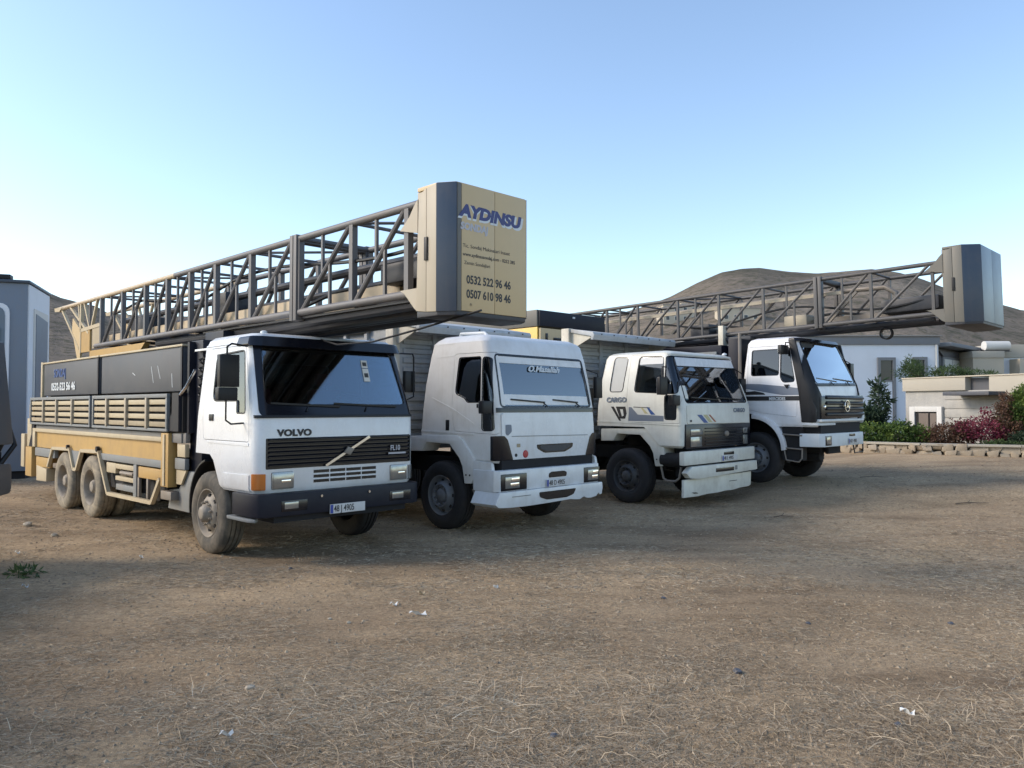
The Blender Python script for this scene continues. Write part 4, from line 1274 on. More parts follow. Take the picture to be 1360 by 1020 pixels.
    MB().tube([(-1.15, .52, .76), (-1.15, .46, .52), (-1.15, .38, .48), (-1.15, .20, .48), (-1.15, .12, .54), (-1.15, .08, .74)], .022, 8).build('entry_step', M['steel'], T)
    m = mirror(T, [(-1.18, .36, 2.55), (-1.40, .30, 2.55), (-1.43, .28, 2.35)], -1.44, .28, 2.04, 2.36, .24, .10)
    MB().prism(rpoly([(-1.40, .06), (-1.18, .06), (-1.18, .16), (-1.40, .18)], .03), 'z', 1.85, 2.03).build('mirror_housing', M['black'], m, bevel=.02)
    mirror(T, [(1.18, .36, 2.6), (1.38, .30, 2.5), (1.38, .28, 2.1)], 1.38, .3, 2.1, 2.4, .2, .09)
    MB().lathe([(2.87, .05), (2.90, .045), (2.92, 0)], 12, axis='z').build('roof_marker', M['letterwhite'], T, (.98, .46, -.0))
    interior(T, 1.15, 0, 1.85, 1.42, 2.0, 1, seat='seatgrey')
    cab.lining([('F', ws, None), ('LR', win, None), ('LR', qwin, None), ('LR', low, None), ('LR', sl, None), ('B', rect(-.85, .85, 2.0, 2.65, .06), (1.4, 2.4))], arch, T)
    wipers(T, [[(-.4, .0, 1.90), (-.35, .05, 1.96), (-.85, .06, 2.0), (.0, .04, 1.96)], [(.4, .0, 1.91), (.45, .05, 1.97), (-.0, .06, 2.0), (.85, .04, 1.97)]])
    wheel(T, 1.28, -1, 'ford', 'tyre', 'rimdark', x=1.20)
    wheel(T, 1.28, 1, 'ford', 'tyre', 'rimdark', x=1.20)
    for y in (4.7, 6.05):
        wheel(T, y, -1, 'rear', 'tyre', 'rimdark', True)
        wheel(T, y, 1, 'rear', 'tyre', 'rimdark', True)
    chassis(T, .2, 7.4, (1.28, 4.7, 6.05))
    MB().tube([(-1.15, 2.20, 1.0), (-1.15, 2.20, 2.2)], .06, 12).build('air_intake', M['black'], T)
    tipper_body(T, 1.36, 2.55, 1.93, 3.38, 3.14, M['hopper'], M['hoppercream'], 4.6, 1.85)
    return T


# ------------------------------------------------------------------ truck 4: second rig, lattice mast over a long-nosed screen
def truck_four():
    T = empty('drilling_truck', (6.688, 15.968, .30), R(45))
    tag(T, 'farthest truck, black pillars and star badge on its grille, under the grey lattice mast', 'truck', 'trucks parked in a row on the dirt yard')
    dz = 0.0

    def Z(p):
        return [(a, b + dz) for a, b in p]
    cab = Cab([(1.16 + dz, .02, 1.58, 1.07), (1.22 + dz, .0, 1.6, 1.10), (1.75 + dz, .0, 1.60, 1.105), (2.02 + dz, .06, 1.58, 1.10), (2.45 + dz, .24, 1.54, 1.07), (2.86 + dz, .42, 1.50, 1.03), (2.93 + dz, .46, 1.46, .99), (2.97 + dz, .54, 1.38, .90)], .16, .08)
    ws = rpoly(Z([(-.97, 2.02), (.97, 2.06), (.90, 2.87), (-.90, 2.85)]), .06)
    win = rpoly(Z([(.79, 2.20), (1.37, 2.20), (1.37, 2.71), (.79, 2.715)]), .04)
    qwin = rpoly(Z([(.45, 2.06), (.68, 2.05), (.74, 2.15), (.745, 2.70), (.64, 2.75), (.58, 2.74)]), .05)
    door = rpoly(Z([(.40, 1.35), (1.10, 1.42), (1.46, 1.5), (1.46, 2.79), (.56, 2.79), (.38, 2.05)]), .05)
    arch = Z([(.74, .3), (.72, .80), (.80, 1.10), (.95, 1.27), (1.15, 1.37), (1.45, 1.42), (2.2, 1.42), (2.2, .3)])
    shell = boolean(cab.loft(0), [('DIFFERENCE', cab.loft(-.05)), ('DIFFERENCE', cab.cutter('F', ws))] + [('DIFFERENCE', cab.cutter('LR', w)) for w in (win, qwin)] +
                    [('DIFFERENCE', cab.cutter('X', arch)), ('DIFFERENCE', cab.cutter('L', door)),
                     ('DIFFERENCE', cab.cutter('B', rect(-.7, .7, 2.0 + dz, 2.7 + dz, .06), (1.1, 2.2)))], 'cab_body')
    cab.finish(shell, 'cab_body', M['white4'], T)
    dm = boolean(cab.loft(0), [('INTERSECT', cab.cutter('L', grow(door, -.006))), ('DIFFERENCE', cab.loft(-.035))] + [('DIFFERENCE', cab.cutter('LR', w)) for w in (win, qwin)], 'door')
    D = cab.finish(dm, 'door', M['white4'], T)
    for w in (win, qwin):
        cab.patch('door_window', w, 'L', -.014, -.02, M['glassdark'], D)
        cab.ring('window_seal', grow(w, .014), w, 'L', .003, -.03, M['gloss'], D)
        cab.patch('far_window', w, 'R', -.014, -.02, M['glassdark'], T)
    # grey swoosh and black line along the side
    cab.patch('stripe', Z([(1.50, 2.03), (1.2, 2.02), (.60, 1.96), (.34, 1.92), (.34, 1.79), (.70, 1.79), (1.0, 1.84), (1.50, 1.93)]), 'L', .0025, -.01, M['stripegrey'], T)
    cab.patch('stripe', Z([(1.50, 1.86), (1.30, 1.88), (1.10, 1.84), (1.06, 1.80), (1.50, 1.80)]), 'L', .0025, -.01, M['letter'], T)
    cab.patch('stripe', Z([(1.55, 1.77), (.32, 1.77), (.32, 1.68), (1.55, 1.68)]), 'L', .004, -.01, M['letter'], T)
    text('MERCEDES', .085, M['letterwhite'], T, (-1.112, .98, 1.69 + dz), 'left', ext=.002, bold=.002, sx=.85)
    MB().prism(Z([(.55, 2.0), (.66, 2.0), (.60, 1.92)]), 'x', -1.13, -1.09).build('door_handle', M['black'], D, bevel=.006)
    # windscreen and black pillars running down beside the grille
    cab.patch('windscreen', ws, 'F', -.012, -.02, M['glass4'], T)
    cab.ring('windscreen_seal', grow(ws, .03), ws, 'F', .005, -.03, M['gloss'], T)
    cab.patch('upper_tint', rpoly(Z([(-.92, 2.74), (-.38, 2.76), (-.32, 2.84), (-.9, 2.85)]), .01), 'F', -.006, -.011, M['interior'], T)
    for s_ in (-1, 1):
        pil = [(s_ * 1.20, 1.26), (s_ * .88, 1.29), (s_ * .90, 1.7), (s_ * 1.03, 2.03), (s_ * .945, 2.80), (s_ * .90, 2.92), (s_ * 1.20, 2.92)]
        cab.patch('corner_fairing', Z(pil), 'F', .03, -.02, M['black'], T, (-1, .0 + .30))
        MB().prism(Z([(.30, 1.25), (.36, 1.85), (.56, 2.90), (.42, 2.90), (.20, 2.0), (.0, 1.5), (.02, 1.25)]), 'x', s_ * 1.10 - .025, s_ * 1.10 + .02).build('pillar_fairing', M['black'], T, bevel=.012)
    cab.patch('sun_visor', rpoly(Z([(-1.02, 2.87), (1.02, 2.89), (1.0, 2.95), (-1.0, 2.94)]), .02), 'F', .05, -.01, M['gloss'], T, (-1, .6))
    cab.patch('cowl_strip', Z([(-1.02, 1.955), (1.04, 2.0), (1.04, 2.04), (-1.02, 2.0)]), 'F', .008, -.01, M['black'], T, (-1, .3))
    g = MB().prism(Z([(-1.0, 1.30), (1.08, 1.34), (1.08, 1.80), (-1.0, 1.76)]), 'y', -.05, .10).build('grille', M['gloss'], T, bevel=.02)
    for k in range(4):
        z = 1.37 + k * .11 + dz
        MB().prism([(-.04, z), (-.085, z + .02), (-.085, z + .045), (-.04, z + .085)], 'x', -.80, 1.04).build('grille_slat', M['black'], g, bevel=.006)
    # round emblem: ring with three rays
    e = MB()
    cx, cz = .10, 1.575 + dz
    e.tube([(cx + .115 * math.cos(a), -.105, cz + .115 * math.sin(a)) for a in np.linspace(0, 2 * PI, 25)], .011, 6, caps=False)
    for a in (90, 210, 330):
        c_, s_ = math.cos(R(a)), math.sin(R(a))
        e.prism([(cx + .105 * c_, cz + .105 * s_), (cx - .022 * s_, cz + .022 * c_), (cx + .022 * s_, cz - .022 * c_)], 'y', -.12, -.095)
    e.build('emblem', M['chrome'], g)
    MB().lathe([(-.075, 0), (-.07, .03), (-.05, .04)], 12, axis='y').build('badge', M['chrome'], g, (-.86, 0, 1.55 + dz))
    MB().box(-1.06, 1.04, -.075, .05, 1.265 + dz, 1.31 + dz).build('grille_trim', M['letterwhite'], T, bevel=.01)
    MB().box(-1.13, -.30, -.03, .30, 1.19 + dz, 1.235 + dz).build('sill_trim', M['letterwhite'], T, bevel=.01)
    for s_ in (1,):
        MB().prism(Z([(1.0, 1.36), (1.10, 1.45), (1.12, 1.32), (1.02, 1.22)]), 'y', -.06, .1).build('grille_trim', M['letterwhite'], T, bevel=.008)
    # bumper with a folded corner
    plan = [(-1.13, .34), (-1.12, .30), (-1.06, -.02), (-.95, -.09), (.95, -.09), (1.06, .02), (1.06, .3), (1.0, .3), (.98, .04), (-.96, .04), (-1.06, .30)]
    MB().prism(plan, 'z', .77 + dz, 1.03 + dz).build('bumper', M['letterwhite'], T, bevel=.012)
    MB().box(-.98, .95, -.02, .3, 1.03 + dz, 1.24 + dz).build('bumper_gap', M['chassis'], T)
    f = MB().box(-.93, -.66, -.102, -.08, .795 + dz, .985 + dz).build('fog_lamp', M['gloss'], T, bevel=.012)
    MB().box(-.89, -.70, -.108, -.10, .82 + dz, .96 + dz).build('fog_lens', M['lens'], f, bevel=.01)
    MB().box(.22, .50, -.102, -.088, .955 + dz, 1.005 + dz).build('bumper_slot', M['gloss'], T, bevel=.01)
    licence_plate(T, .16, .72, .80 + dz, .91 + dz, -.10, '48 F 4905')
    MB().tube([(.5, -.05, .80 + dz), (.52, -.08, .60 + dz), (.95, -.08, .62 + dz), (1.0, -.06, .80 + dz)], .014, 6).build('tow_frame', M['black'], T)
    # entry step hoops
    b = MB()
    for zz in (1.01, .74):
        b.tube([(-1.12, .70, zz + dz), (-1.12, .29, zz - .02 + dz)], .016, 8)
    b.tube([(-1.12, .67, .75 + dz), (-1.12, .62, .50 + dz), (-1.12, .36, .47 + dz), (-1.12, .30, .54 + dz), (-1.12, .29, .74 + dz)], .016, 8)
    b.build('entry_step', M['steel'], T)
    MB().box(-1.08, -.9, .30, .72, .5 + dz, 1.15 + dz).build('step_box', M['chassis'], T)
    # round wheel arch lip
    op = [(1.36 + .74 * math.cos(R(a)), .70 + .70 * math.sin(R(a))) for a in range(0, 92, 6)]
    ip = [(1.36 + .64 * math.cos(R(a)), .68 + .63 * math.sin(R(a))) for a in range(0, 92, 6)][::-1]
    op = [(2.72 - y, z) for y, z in op]
    ip = [(2.72 - y, z) for y, z in ip]
    MB().prism(Z(op + ip), 'x', -1.14, -.88).build('wheel_arch_lip', M['white4'], T, bevel=.012)
    MB().prism(Z([(-y + 0, z) if False else (y, z) for y, z in op + ip]), 'x', .88, 1.14).build('wheel_arch_lip', M['white4'], T, bevel=.012)
    m = mirror(T, [(-1.0, .56, 2.84 + dz), (-1.25, .55, 2.83 + dz), (-1.28, .54, 2.74 + dz)], -1.26, .60, 2.60 + dz, 2.78 + dz, .30, .10)
    mirror(T, [(1.05, .4, 2.6 + dz), (1.3, .3, 2.5 + dz), (1.3, .28, 2.2 + dz)], 1.3, .3, 2.15 + dz, 2.5 + dz, .2, .09)
    interior(T, 1.05, .02, 1.6, 1.45 + dz, 2.04 + dz, 1, seat='seatgrey', dash='navy')
    cab.lining([('F', ws, None), ('LR', win, None), ('LR', qwin, None), ('B', rect(-.7, .7, 2.0, 2.7, .06), (1.1, 2.2))], arch, T)
    for sx in (-.55, .55):
        MB().box(sx - .2, sx + .2, 1.30, 1.36, 2.35 + dz, 2.58 + dz).build('seat_headrest', M['paper'], T, bevel=.03)
    wipers(T, [[(-.3, .0, 2.0 + dz), (-.25, .08, 2.06 + dz), (-.85, .115, 2.12 + dz), (.05, .09, 2.07 + dz)], [(.5, .0, 2.0 + dz), (.55, .08, 2.08 + dz), (-.05, .115, 2.13 + dz), (.85, .09, 2.09 + dz)]])
    wheel(T, 1.30, -1, 'ford', 'tyre', 'rimblue', x=1.08)
    wheel(T, 1.30, 1, 'ford', 'tyre', 'rimdark', x=1.08)
    for y in (5.6, 7.0):
        wheel(T, y, -1, 'rear', 'tyre', 'rimdark', True, x=1.1)
        wheel(T, y, 1, 'rear', 'tyre', 'rimdark', True, x=1.1)
    chassis(T, .2, 9.0, (1.30, 5.6, 7.0))
    MB().box(-1.08, 1.08, 2.0, 9.0, 1.05, 1.18).build('deck', M['greyband'], T, bevel=.01)
    MB().box(-.95, .95, 2.2, 8.6, 1.18, 2.2).build('deck_machinery', M['mastdark'], T, bevel=.03)
    # dark tower and pale post behind the cab
    MB().box(-1.0, 1.0, 1.72, 1.95, .95, 3.0).build('headboard', M['navy'], T, bevel=.012)
    MB().box(-1.02, .9, 2.1, 4.6, 2.55, 2.88).build('side_tank', M['navy'], T, bevel=.015)
    MB().box(-1.06, -.98, 2.2, 4.4, 2.68, 2.74).build('tank_strap', M['greyblue'], T)
    MB().box(-.60, -.42, 2.30, 2.42, 2.8, 3.34).build('mast_post', M['hoppercream'], T, bevel=.008)
    MB().box(-.5, .6, 1.7, 2.3, 3.0, 3.08).build('mast_rest', M['mastdark'], T, bevel=.01)
    MB().tube([(-1.04, 1.66, 1.8), (-1.04, 1.66, 3.1)], .035, 10).build('exhaust_pipe', M['steel'], T)
    # mast
    zb, zt = 3.13, 4.06
    ys = [6.5, 5.6, 4.66, 3.53, 2.46, 1.40, .24, .16, -.83, -1.93]
    mt, B = mast(T, zb, zt, R(-1.45), (3.0, 2.8), 6.9, -.45, .55, 'mast2', 'mast2', 4.0, {'ys': ys, 'joint': [.20]}, 2)
    ob, (fx, fy) = crown_box(T, mt, B, -.45, 2.94, 4.31, 'boxgrey', 'boxblue', 'boxlight', 1.34, cham=(.22, .24))
    B('inner_rail', MB().bar((.2, 6.4, 3.28), (.2, -1.9, 3.28), .10, .12), M['steel'])
    B('inner_rail', MB().bar((-.2, 6.4, 3.78), (-.2, -.2, 3.78), .05, .07), M['boxside'])
    B('drill_pipe', MB().tube([(.1, 6.4, 3.84), (.1, -.4, 3.84), (.1, -.9, 3.82), (.1, -1.1, 3.68), (.1, -1.15, 3.4)], .05, 10), M['steel'])
    B('feed_motor', MB().box(-.2, .3, -1.95, -.9, 3.26, 3.53), M['mastdark'], bevel=.05)
    B('feed_motor', MB().box(-.15, .3, 2.9, 3.4, 3.20, 3.46), M['mastdark'], bevel=.03)
    B('feed_motor', MB().box(-.15, .3, .6, 1.1, 3.20, 3.43), M['boxside'], bevel=.03)
    for k in range(4):
        y = 5.6 - 1.8 * k
        B('inner_strut', MB().bar((-.05, y, 3.2), (-.05, y - .6, 3.78), .05, .05), M['steel'])
    B('hose', MB().tube([(-.2 + .05 * math.sin(y * 2.1), y, 3.48 + .12 * math.sin(y * 1.7)) for y in np.arange(-1.8, 4.5, .2)], .022, 7), M['black'])
    B('hose', MB().tube([(.25 + .05 * math.sin(y * 1.7), y, 3.33 + .10 * math.sin(y * 2.3 + 1)) for y in np.arange(-1.8, 3.5, .2)], .026, 7), M['black'])
    for k, x in enumerate((-.3, -.05, .2, .42)):
        B('under_pipe', MB().tube([(x, 4.6, 3.04 + .02 * (k % 2)), (x, -1.9, 3.05)], .045, 8), M['mastdark'])
    pu = B('cable_pulley', MB().lathe([(-.06, .10), (-.05, .12), (-.02, .10), (.02, .10), (.05, .12), (.06, .10)], 18), M['black'])
    pu.data.transform(Matrix.Translation((0, 3.0, 2.8)))
    pu.location = (-.15, -.98 - 3.0, 2.88 - 2.8)
    return T


T2 = truck_two()
T3 = truck_three()
T4 = truck_four()

# ------------------------------------------------------------------ ground and hills, with distance haze put into the hill colour
_perm = rng.integers(0, 2 ** 31, size=(256, 256)).astype(np.float64) / 2 ** 31


def vnoise(x, y):
    xi, yi = np.floor(x).astype(int), np.floor(y).astype(int)
    fx, fy = x - xi, y - yi
    fx, fy = fx * fx * (3 - 2 * fx), fy * fy * (3 - 2 * fy)
    a = _perm[xi % 256, yi % 256]
    b = _perm[(xi + 1) % 256, yi % 256]
    c = _perm[xi % 256, (yi + 1) % 256]
    d = _perm[(xi + 1) % 256, (yi + 1) % 256]
    return (a * (1 - fx) + b * fx) * (1 - fy) + (c * (1 - fx) + d * fx) * fy


def fbm(x, y, o=5):
    t, a, s = 0, 1.0, 0
    for i in range(o):
        t = t + a * vnoise(x * 2 ** i + 17.3 * i, y * 2 ** i + 9.1 * i)
        s += a
        a *= .5
    return t / s - .5


def sm(a, b, x):
    t = np.clip((x - a) / (b - a), 0, 1)
    return t * t * (3 - 2 * t)


def gz(x, y, detail=True):
    x = np.asarray(x, float)
    y = np.asarray(y, float)
    z = .30 * sm(3.9, 5.2, x) * sm(14, 16.0, y) + .12 * sm(6.5, 12, x) * sm(15, 21, y)
    z = z + .10 * sm(-6, -9, x) * sm(10, 14, y)
    if detail:
        near = sm(60, 20, y) * sm(40, 14, np.abs(x))
        z = z + near * (.12 * fbm(x * .25, y * .35, 3) + .055 * fbm(x * .9 + 5, y * 1.1, 4) + .030 * fbm(x * 3.1, y * 4.3 + 3, 4))
        # wheel ruts sweeping across the yard on the right
        for off, dp in ((0, .035), (1.9, .03), (4.1, .03)):
            c = 9.2 + off + .18 * (x - 6) + .9 * np.sin(x * .15)
            z = z - near * dp * np.exp(-((y - c) / .22) ** 2) * sm(-2, 3, x)
        # wheels stand on level ground
        for ax, ay, h in ((-3.0, 10.8, 0), (.1, 12.9, 0), (3.2, 15.9, .03), (-7.3, 14.6, 0)):
            d = np.exp(-(((x - ax) / 2.6) ** 2 + ((y - ay) / 2.0) ** 2))
            z = z * (1 - d * .75) + h * d * .75
    return z


def axis_pts(segs):
    out = []
    for a, b, st in segs:
        out += list(np.arange(a, b, st))
    return np.array(out)


gx = axis_pts([(-1500, -100, 140), (-100, -20, 8), (-20, -12, .5), (-12, 14, .06), (14, 24, .4), (24, 100, 6), (100, 1501, 140)])
gy = axis_pts([(-60, -4, 8), (-4, 3, .5), (3, 12, .045), (12, 20, .075), (20, 30, .2), (30, 90, 3), (90, 1501, 120)])
X, Y = np.meshgrid(gx, gy, indexing='ij')
Z = gz(X, Y)
nx, ny = len(gx), len(gy)
co = np.stack([X, Y, Z], -1).reshape(-1, 3)
ii = (np.arange(nx - 1)[:, None] * ny + np.arange(ny - 1)[None, :]).reshape(-1)
quads = np.stack([ii, ii + ny, ii + ny + 1, ii + 1], -1)


def npmesh(name, co, faces, smooth=True):
    me = bpy.data.meshes.new(name)
    me.vertices.add(len(co))
    me.vertices.foreach_set('co', co.astype(np.float32).ravel())
    k = faces.shape[1]
    me.loops.add(faces.size)
    me.loops.foreach_set('vertex_index', faces.astype(np.int32).ravel())
    me.polygons.add(len(faces))
    me.polygons.foreach_set('loop_start', np.arange(0, faces.size, k, dtype=np.int32))
    me.polygons.foreach_set('loop_total', np.full(len(faces), k, dtype=np.int32))
    me.polygons.foreach_set('use_smooth', np.full(len(faces), smooth))
    me.update(calc_edges=True)
    me.validate()
    return me


def ground_mat():
    m, nt, b, out = newmat('dry_earth')
    tc = N(nt, 'ShaderNodeTexCoord')
    V = tc.outputs['Object']

    def noise(sc, det=6, rough=.6, scale3=None, dist=0.0):
        n = N(nt, 'ShaderNodeTexNoise', i_Scale=sc, i_Detail=det, i_Roughness=rough, i_Distortion=dist)
        if scale3:
            mp = N(nt, 'ShaderNodeMapping')
            mp.inputs['Scale'].default_value = scale3
            mp.inputs['Rotation'].default_value = (0, 0, R(8))
            nt.links.new(V, mp.inputs[0])
            nt.links.new(mp.outputs[0], n.inputs['Vector'])
        else:
            nt.links.new(V, n.inputs['Vector'])
        return n.outputs[0]
    big = noise(.32, 5, .6)
    r = ramp(nt, [(.34, (.27, .21, .158)), (.50, (.355, .28, .208)), (.66, (.44, .35, .26))])
    nt.links.new(big, r.inputs[0])
    c = r.outputs[0]
    blot = ramp(nt, [(.40, (.62, .60, .58)), (.55, (1, 1, 1)), (.70, (1.18, 1.14, 1.06))])
    nt.links.new(noise(1.0, 6, .6, (.22, .75, 1), .6), blot.inputs[0])
    c = mixc(nt, .75, c, blot.outputs[0], 'MULTIPLY')
    # streaks left by wheels and raking
    st = noise(1.0, 7, .65, (.5, 3.2, 1))
    r2 = ramp(nt, [(.42, (0, 0, 0)), (.62, (1, 1, 1))])
    nt.links.new(st, r2.inputs[0])
    c = mixc(nt, r2.outputs[0], c, mixc(nt, .35, c, (.42, .34, .26)))
    # broken straw and crumbs
    cr = noise(26, 8, .72, None, .8)
    r3 = ramp(nt, [(.38, (.62, .60, .57)), (.52, (1, 1, 1)), (.66, (1.32, 1.27, 1.18))])
    nt.links.new(cr, r3.inputs[0])
    c = mixc(nt, .8, c, r3.outputs[0], 'MULTIPLY')
    v = N(nt, 'ShaderNodeTexVoronoi', i_Scale=38.0)
    nt.links.new(V, v.inputs['Vector'])
    r4 = ramp(nt, [(.06, (1, 1, 1)), (.14, (0, 0, 0))])
    nt.links.new(v.outputs['Distance'], r4.inputs[0])
    pick = ramp(nt, [(.55, (0, 0, 0)), (.6, (1, 1, 1))])
    nt.links.new(noise(3.1, 3), pick.inputs[0])
    ml = N(nt, 'ShaderNodeMath', operation='MULTIPLY')
    nt.links.new(r4.outputs[0], ml.inputs[0])
    nt.links.new(pick.outputs[0], ml.inputs[1])
    c = mixc(nt, ml.outputs[0], c, mixc(nt, .4, c, (.40, .34, .27)))
    # dark damp stains
    r5 = ramp(nt, [(.60, (0, 0, 0)), (.70, (1, 1, 1))])
    nt.links.new(noise(.9, 5, .7, (1, 2.2, 1)), r5.inputs[0])
    c = mixc(nt, r5.outputs[0], c, mixc(nt, .45, c, (.10, .08, .065)))
    c = mixc(nt, 1.0, c, (1.24, 1.16, 1.00), 'MULTIPLY')
    nt.links.new(c, b.inputs['Base Color'])
    b.inputs['Roughness'].default_value = .95
    b.inputs['Specular IOR Level'].default_value = .15
    h = N(nt, 'ShaderNodeMath', operation='ADD')
    nt.links.new(cr, h.inputs[0])
    nt.links.new(st, h.inputs[1])
    bm_ = N(nt, 'ShaderNodeBump')
    bm_.inputs['Strength'].default_value = .9
    bm_.inputs['Distance'].default_value = .05
    nt.links.new(h.outputs[0], bm_.inputs['Height'])
    nt.links.new(bm_.outputs[0], b.inputs['Normal'])
    return m


gm = npmesh('ground', co, quads)
gm.materials.append(ground_mat())
ground = link('ground', gm)
tag(ground, kind='structure')

# hills: a heightfield in rings round the yard; the ridge is lower on the left
RX = np.array([-900, -300, 0, 62, 80, 110, 126, 142, 200, 300, 390, 450, 520, 620, 700, 790, 850, 890, 925, 960, 985, 1010, 1045, 1085, 1120, 1160, 1195, 1225, 1270, 1328, 1360, 1500, 2400])
RH = np.array([388, 388, 386, 389, 396, 403, 406, 415, 418, 420, 410, 406, 416, 428, 434, 424, 408, 394, 377, 363, 358.5, 357.5, 362, 364.5, 362, 359, 363, 371, 388, 403, 411, 415, 420])
AZ = np.linspace(-58, 58, 420)
RR = np.concatenate([np.linspace(60, 300, 60), np.linspace(306, 620, 90)])


def hill_h(x, y):
    px = 680 + 1040 * x / np.maximum(y, 1)
    base = (536 - np.interp(px, RX, RH)) / 1040 * 430 + 1.86
    r = np.hypot(x, y)
    yy = y
    prof = sm(70, 430, yy) ** 1.25 * (1 - .55 * sm(430, 640, yy))
    bump = 4.5 * fbm(x * .012, y * .012, 5) * sm(90, 220, yy) * (1 - sm(250, 380, yy) * .97)
    knoll = 5.5 * np.exp(-(((x - 74) / 22) ** 2 + ((y - 118) / 26) ** 2)) + 3.5 * np.exp(-(((x - 60) / 14) ** 2 + ((y - 92) / 14) ** 2))
    return base * prof + bump + knoll + 1.0 * fbm(x * .06, y * .06, 4) * sm(80, 160, yy) - 2.5 * sm(300, 430, yy)


A_, R_ = np.meshgrid(np.radians(AZ), RR, indexing='ij')
hx, hy = np.tan(A_) * R_, R_
hz = hill_h(hx, hy) - .3 + .55
hz[:, 0] = -.5
n1_, n2_ = hx.shape
co2 = np.stack([hx, hy, hz], -1).reshape(-1, 3)
ii = (np.arange(n1_ - 1)[:, None] * n2_ + np.arange(n2_ - 1)[None, :]).reshape(-1)
hm = npmesh('hills', co2, np.stack([ii, ii + n2_, ii + n2_ + 1, ii + 1], -1))


def hill_mat():
    m, nt, b, out = newmat('hazed_scrub_hillside')
    tc = N(nt, 'ShaderNodeTexCoord')
    n = N(nt, 'ShaderNodeTexNoise', i_Scale=.016, i_Detail=8.0, i_Roughness=.62)
    nt.links.new(tc.outputs['Object'], n.inputs['Vector'])
    r = ramp(nt, [(.34, (.13, .12, .098)), (.46, (.20, .172, .142)), (.56, (.255, .213, .172)), (.68, (.35, .295, .235))])  # greyed, lightened tones carry the distance haze in the colour
    nt.links.new(n.outputs[0], r.inputs[0])
    v = N(nt, 'ShaderNodeTexNoise', i_Scale=.30, i_Detail=8.0, i_Roughness=.7)
    nt.links.new(tc.outputs['Object'], v.inputs['Vector'])
    r2 = ramp(nt, [(.50, (0, 0, 0)), (.58, (1, 1, 1))])
    nt.links.new(v.outputs[0], r2.inputs[0])
    c = mixc(nt, r2.outputs[0], r.outputs[0], mixc(nt, .55, r.outputs[0], (.06, .07, .045)))
    # pale quarry scar under the summit
    sb = N(nt, 'ShaderNodeVectorMath', operation='DISTANCE')
    nt.links.new(tc.outputs['Object'], sb.inputs[0])
    sb.inputs[1].default_value = (118, 398, 64)
    ads = N(nt, 'ShaderNodeMath', operation='MULTIPLY_ADD')
    nt.links.new(v.outputs[0], ads.inputs[0])
    ads.inputs[1].default_value = 34
    nt.links.new(sb.outputs['Value'], ads.inputs[2])
    mr = N(nt, 'ShaderNodeMapRange')
    mr.inputs['From Min'].default_value = 38
    mr.inputs['From Max'].default_value = 26
    nt.links.new(ads.outputs[0], mr.inputs[0])
    c = mixc(nt, mr.outputs[0], c, (.36, .32, .26))
    nt.links.new(c, b.inputs['Base Color'])
    b.inputs['Roughness'].default_value = 1
    b.inputs['Specular IOR Level'].default_value = 0
    bm_ = N(nt, 'ShaderNodeBump')
    bm_.inputs['Strength'].default_value = .7
    bm_.inputs['Distance'].default_value = 3
    nt.links.new(v.outputs[0], bm_.inputs['Height'])
    nt.links.new(bm_.outputs[0], b.inputs['Normal'])
    return m


hm.materials.append(hill_mat())
tag(link('hills', hm), kind='structure')

# ------------------------------------------------------------------ foliage helpers
def leafmat(name, cols, trans=.25, rough=.6):
    m, nt, b, out = newmat(name)
    at = N(nt, 'ShaderNodeAttribute')
    at.attribute_name = 'tone'
    r = ramp(nt, [(i / (len(cols) - 1), c) for i, c in enumerate(cols)])
    nt.links.new(at.outputs['Fac'], r.inputs[0])
    nt.links.new(r.outputs[0], b.inputs['Base Color'])
    b.inputs['Roughness'].default_value = rough
    b.inputs['Specular IOR Level'].default_value = .25
    if trans > 0:
        t = N(nt, 'ShaderNodeBsdfTranslucent')
        nt.links.new(r.outputs[0], t.inputs[0])
        mx = N(nt, 'ShaderNodeMixShader')
        mx.inputs[0].default_value = trans
        nt.links.new(b.outputs[0], mx.inputs[1])
        nt.links.new(t.outputs[0], mx.inputs[2])
        nt.links.new(mx.outputs[0], out.inputs[0])
    return m


M['leaf_bright'] = leafmat('bright_leaves', [(.035, .06, .02), (.09, .15, .035), (.20, .26, .06)])
M['leaf_dark'] = leafmat('dark_leaves', [(.015, .03, .018), (.03, .055, .03), (.07, .10, .06)])
M['leaf_mid'] = leafmat('mid_green_leaves', [(.03, .05, .018), (.06, .10, .035), (.12, .16, .06)])
M['leaf_brown'] = leafmat('reddish_leaves', [(.05, .03, .02), (.12, .065, .045), (.18, .11, .07)])
M['leaf_pink'] = leafmat('magenta_bracts', [(.08, .015, .025), (.19, .03, .06), (.32, .10, .12)])
M['straw'] = leafmat('dry_straw', [(.18, .138, .095), (.35, .275, .19), (.52, .42, .30), (.66, .57, .43)], .1, .8)
M['bark'] = paint('bark', (.10, .075, .055), .9, dirt=.4)


def with_tone(me, tone_per_face, k):
    a = me.attributes.new('tone', 'FLOAT', 'CORNER')
    a.data.foreach_set('value', np.repeat(tone_per_face, k).astype(np.float32))
    return me


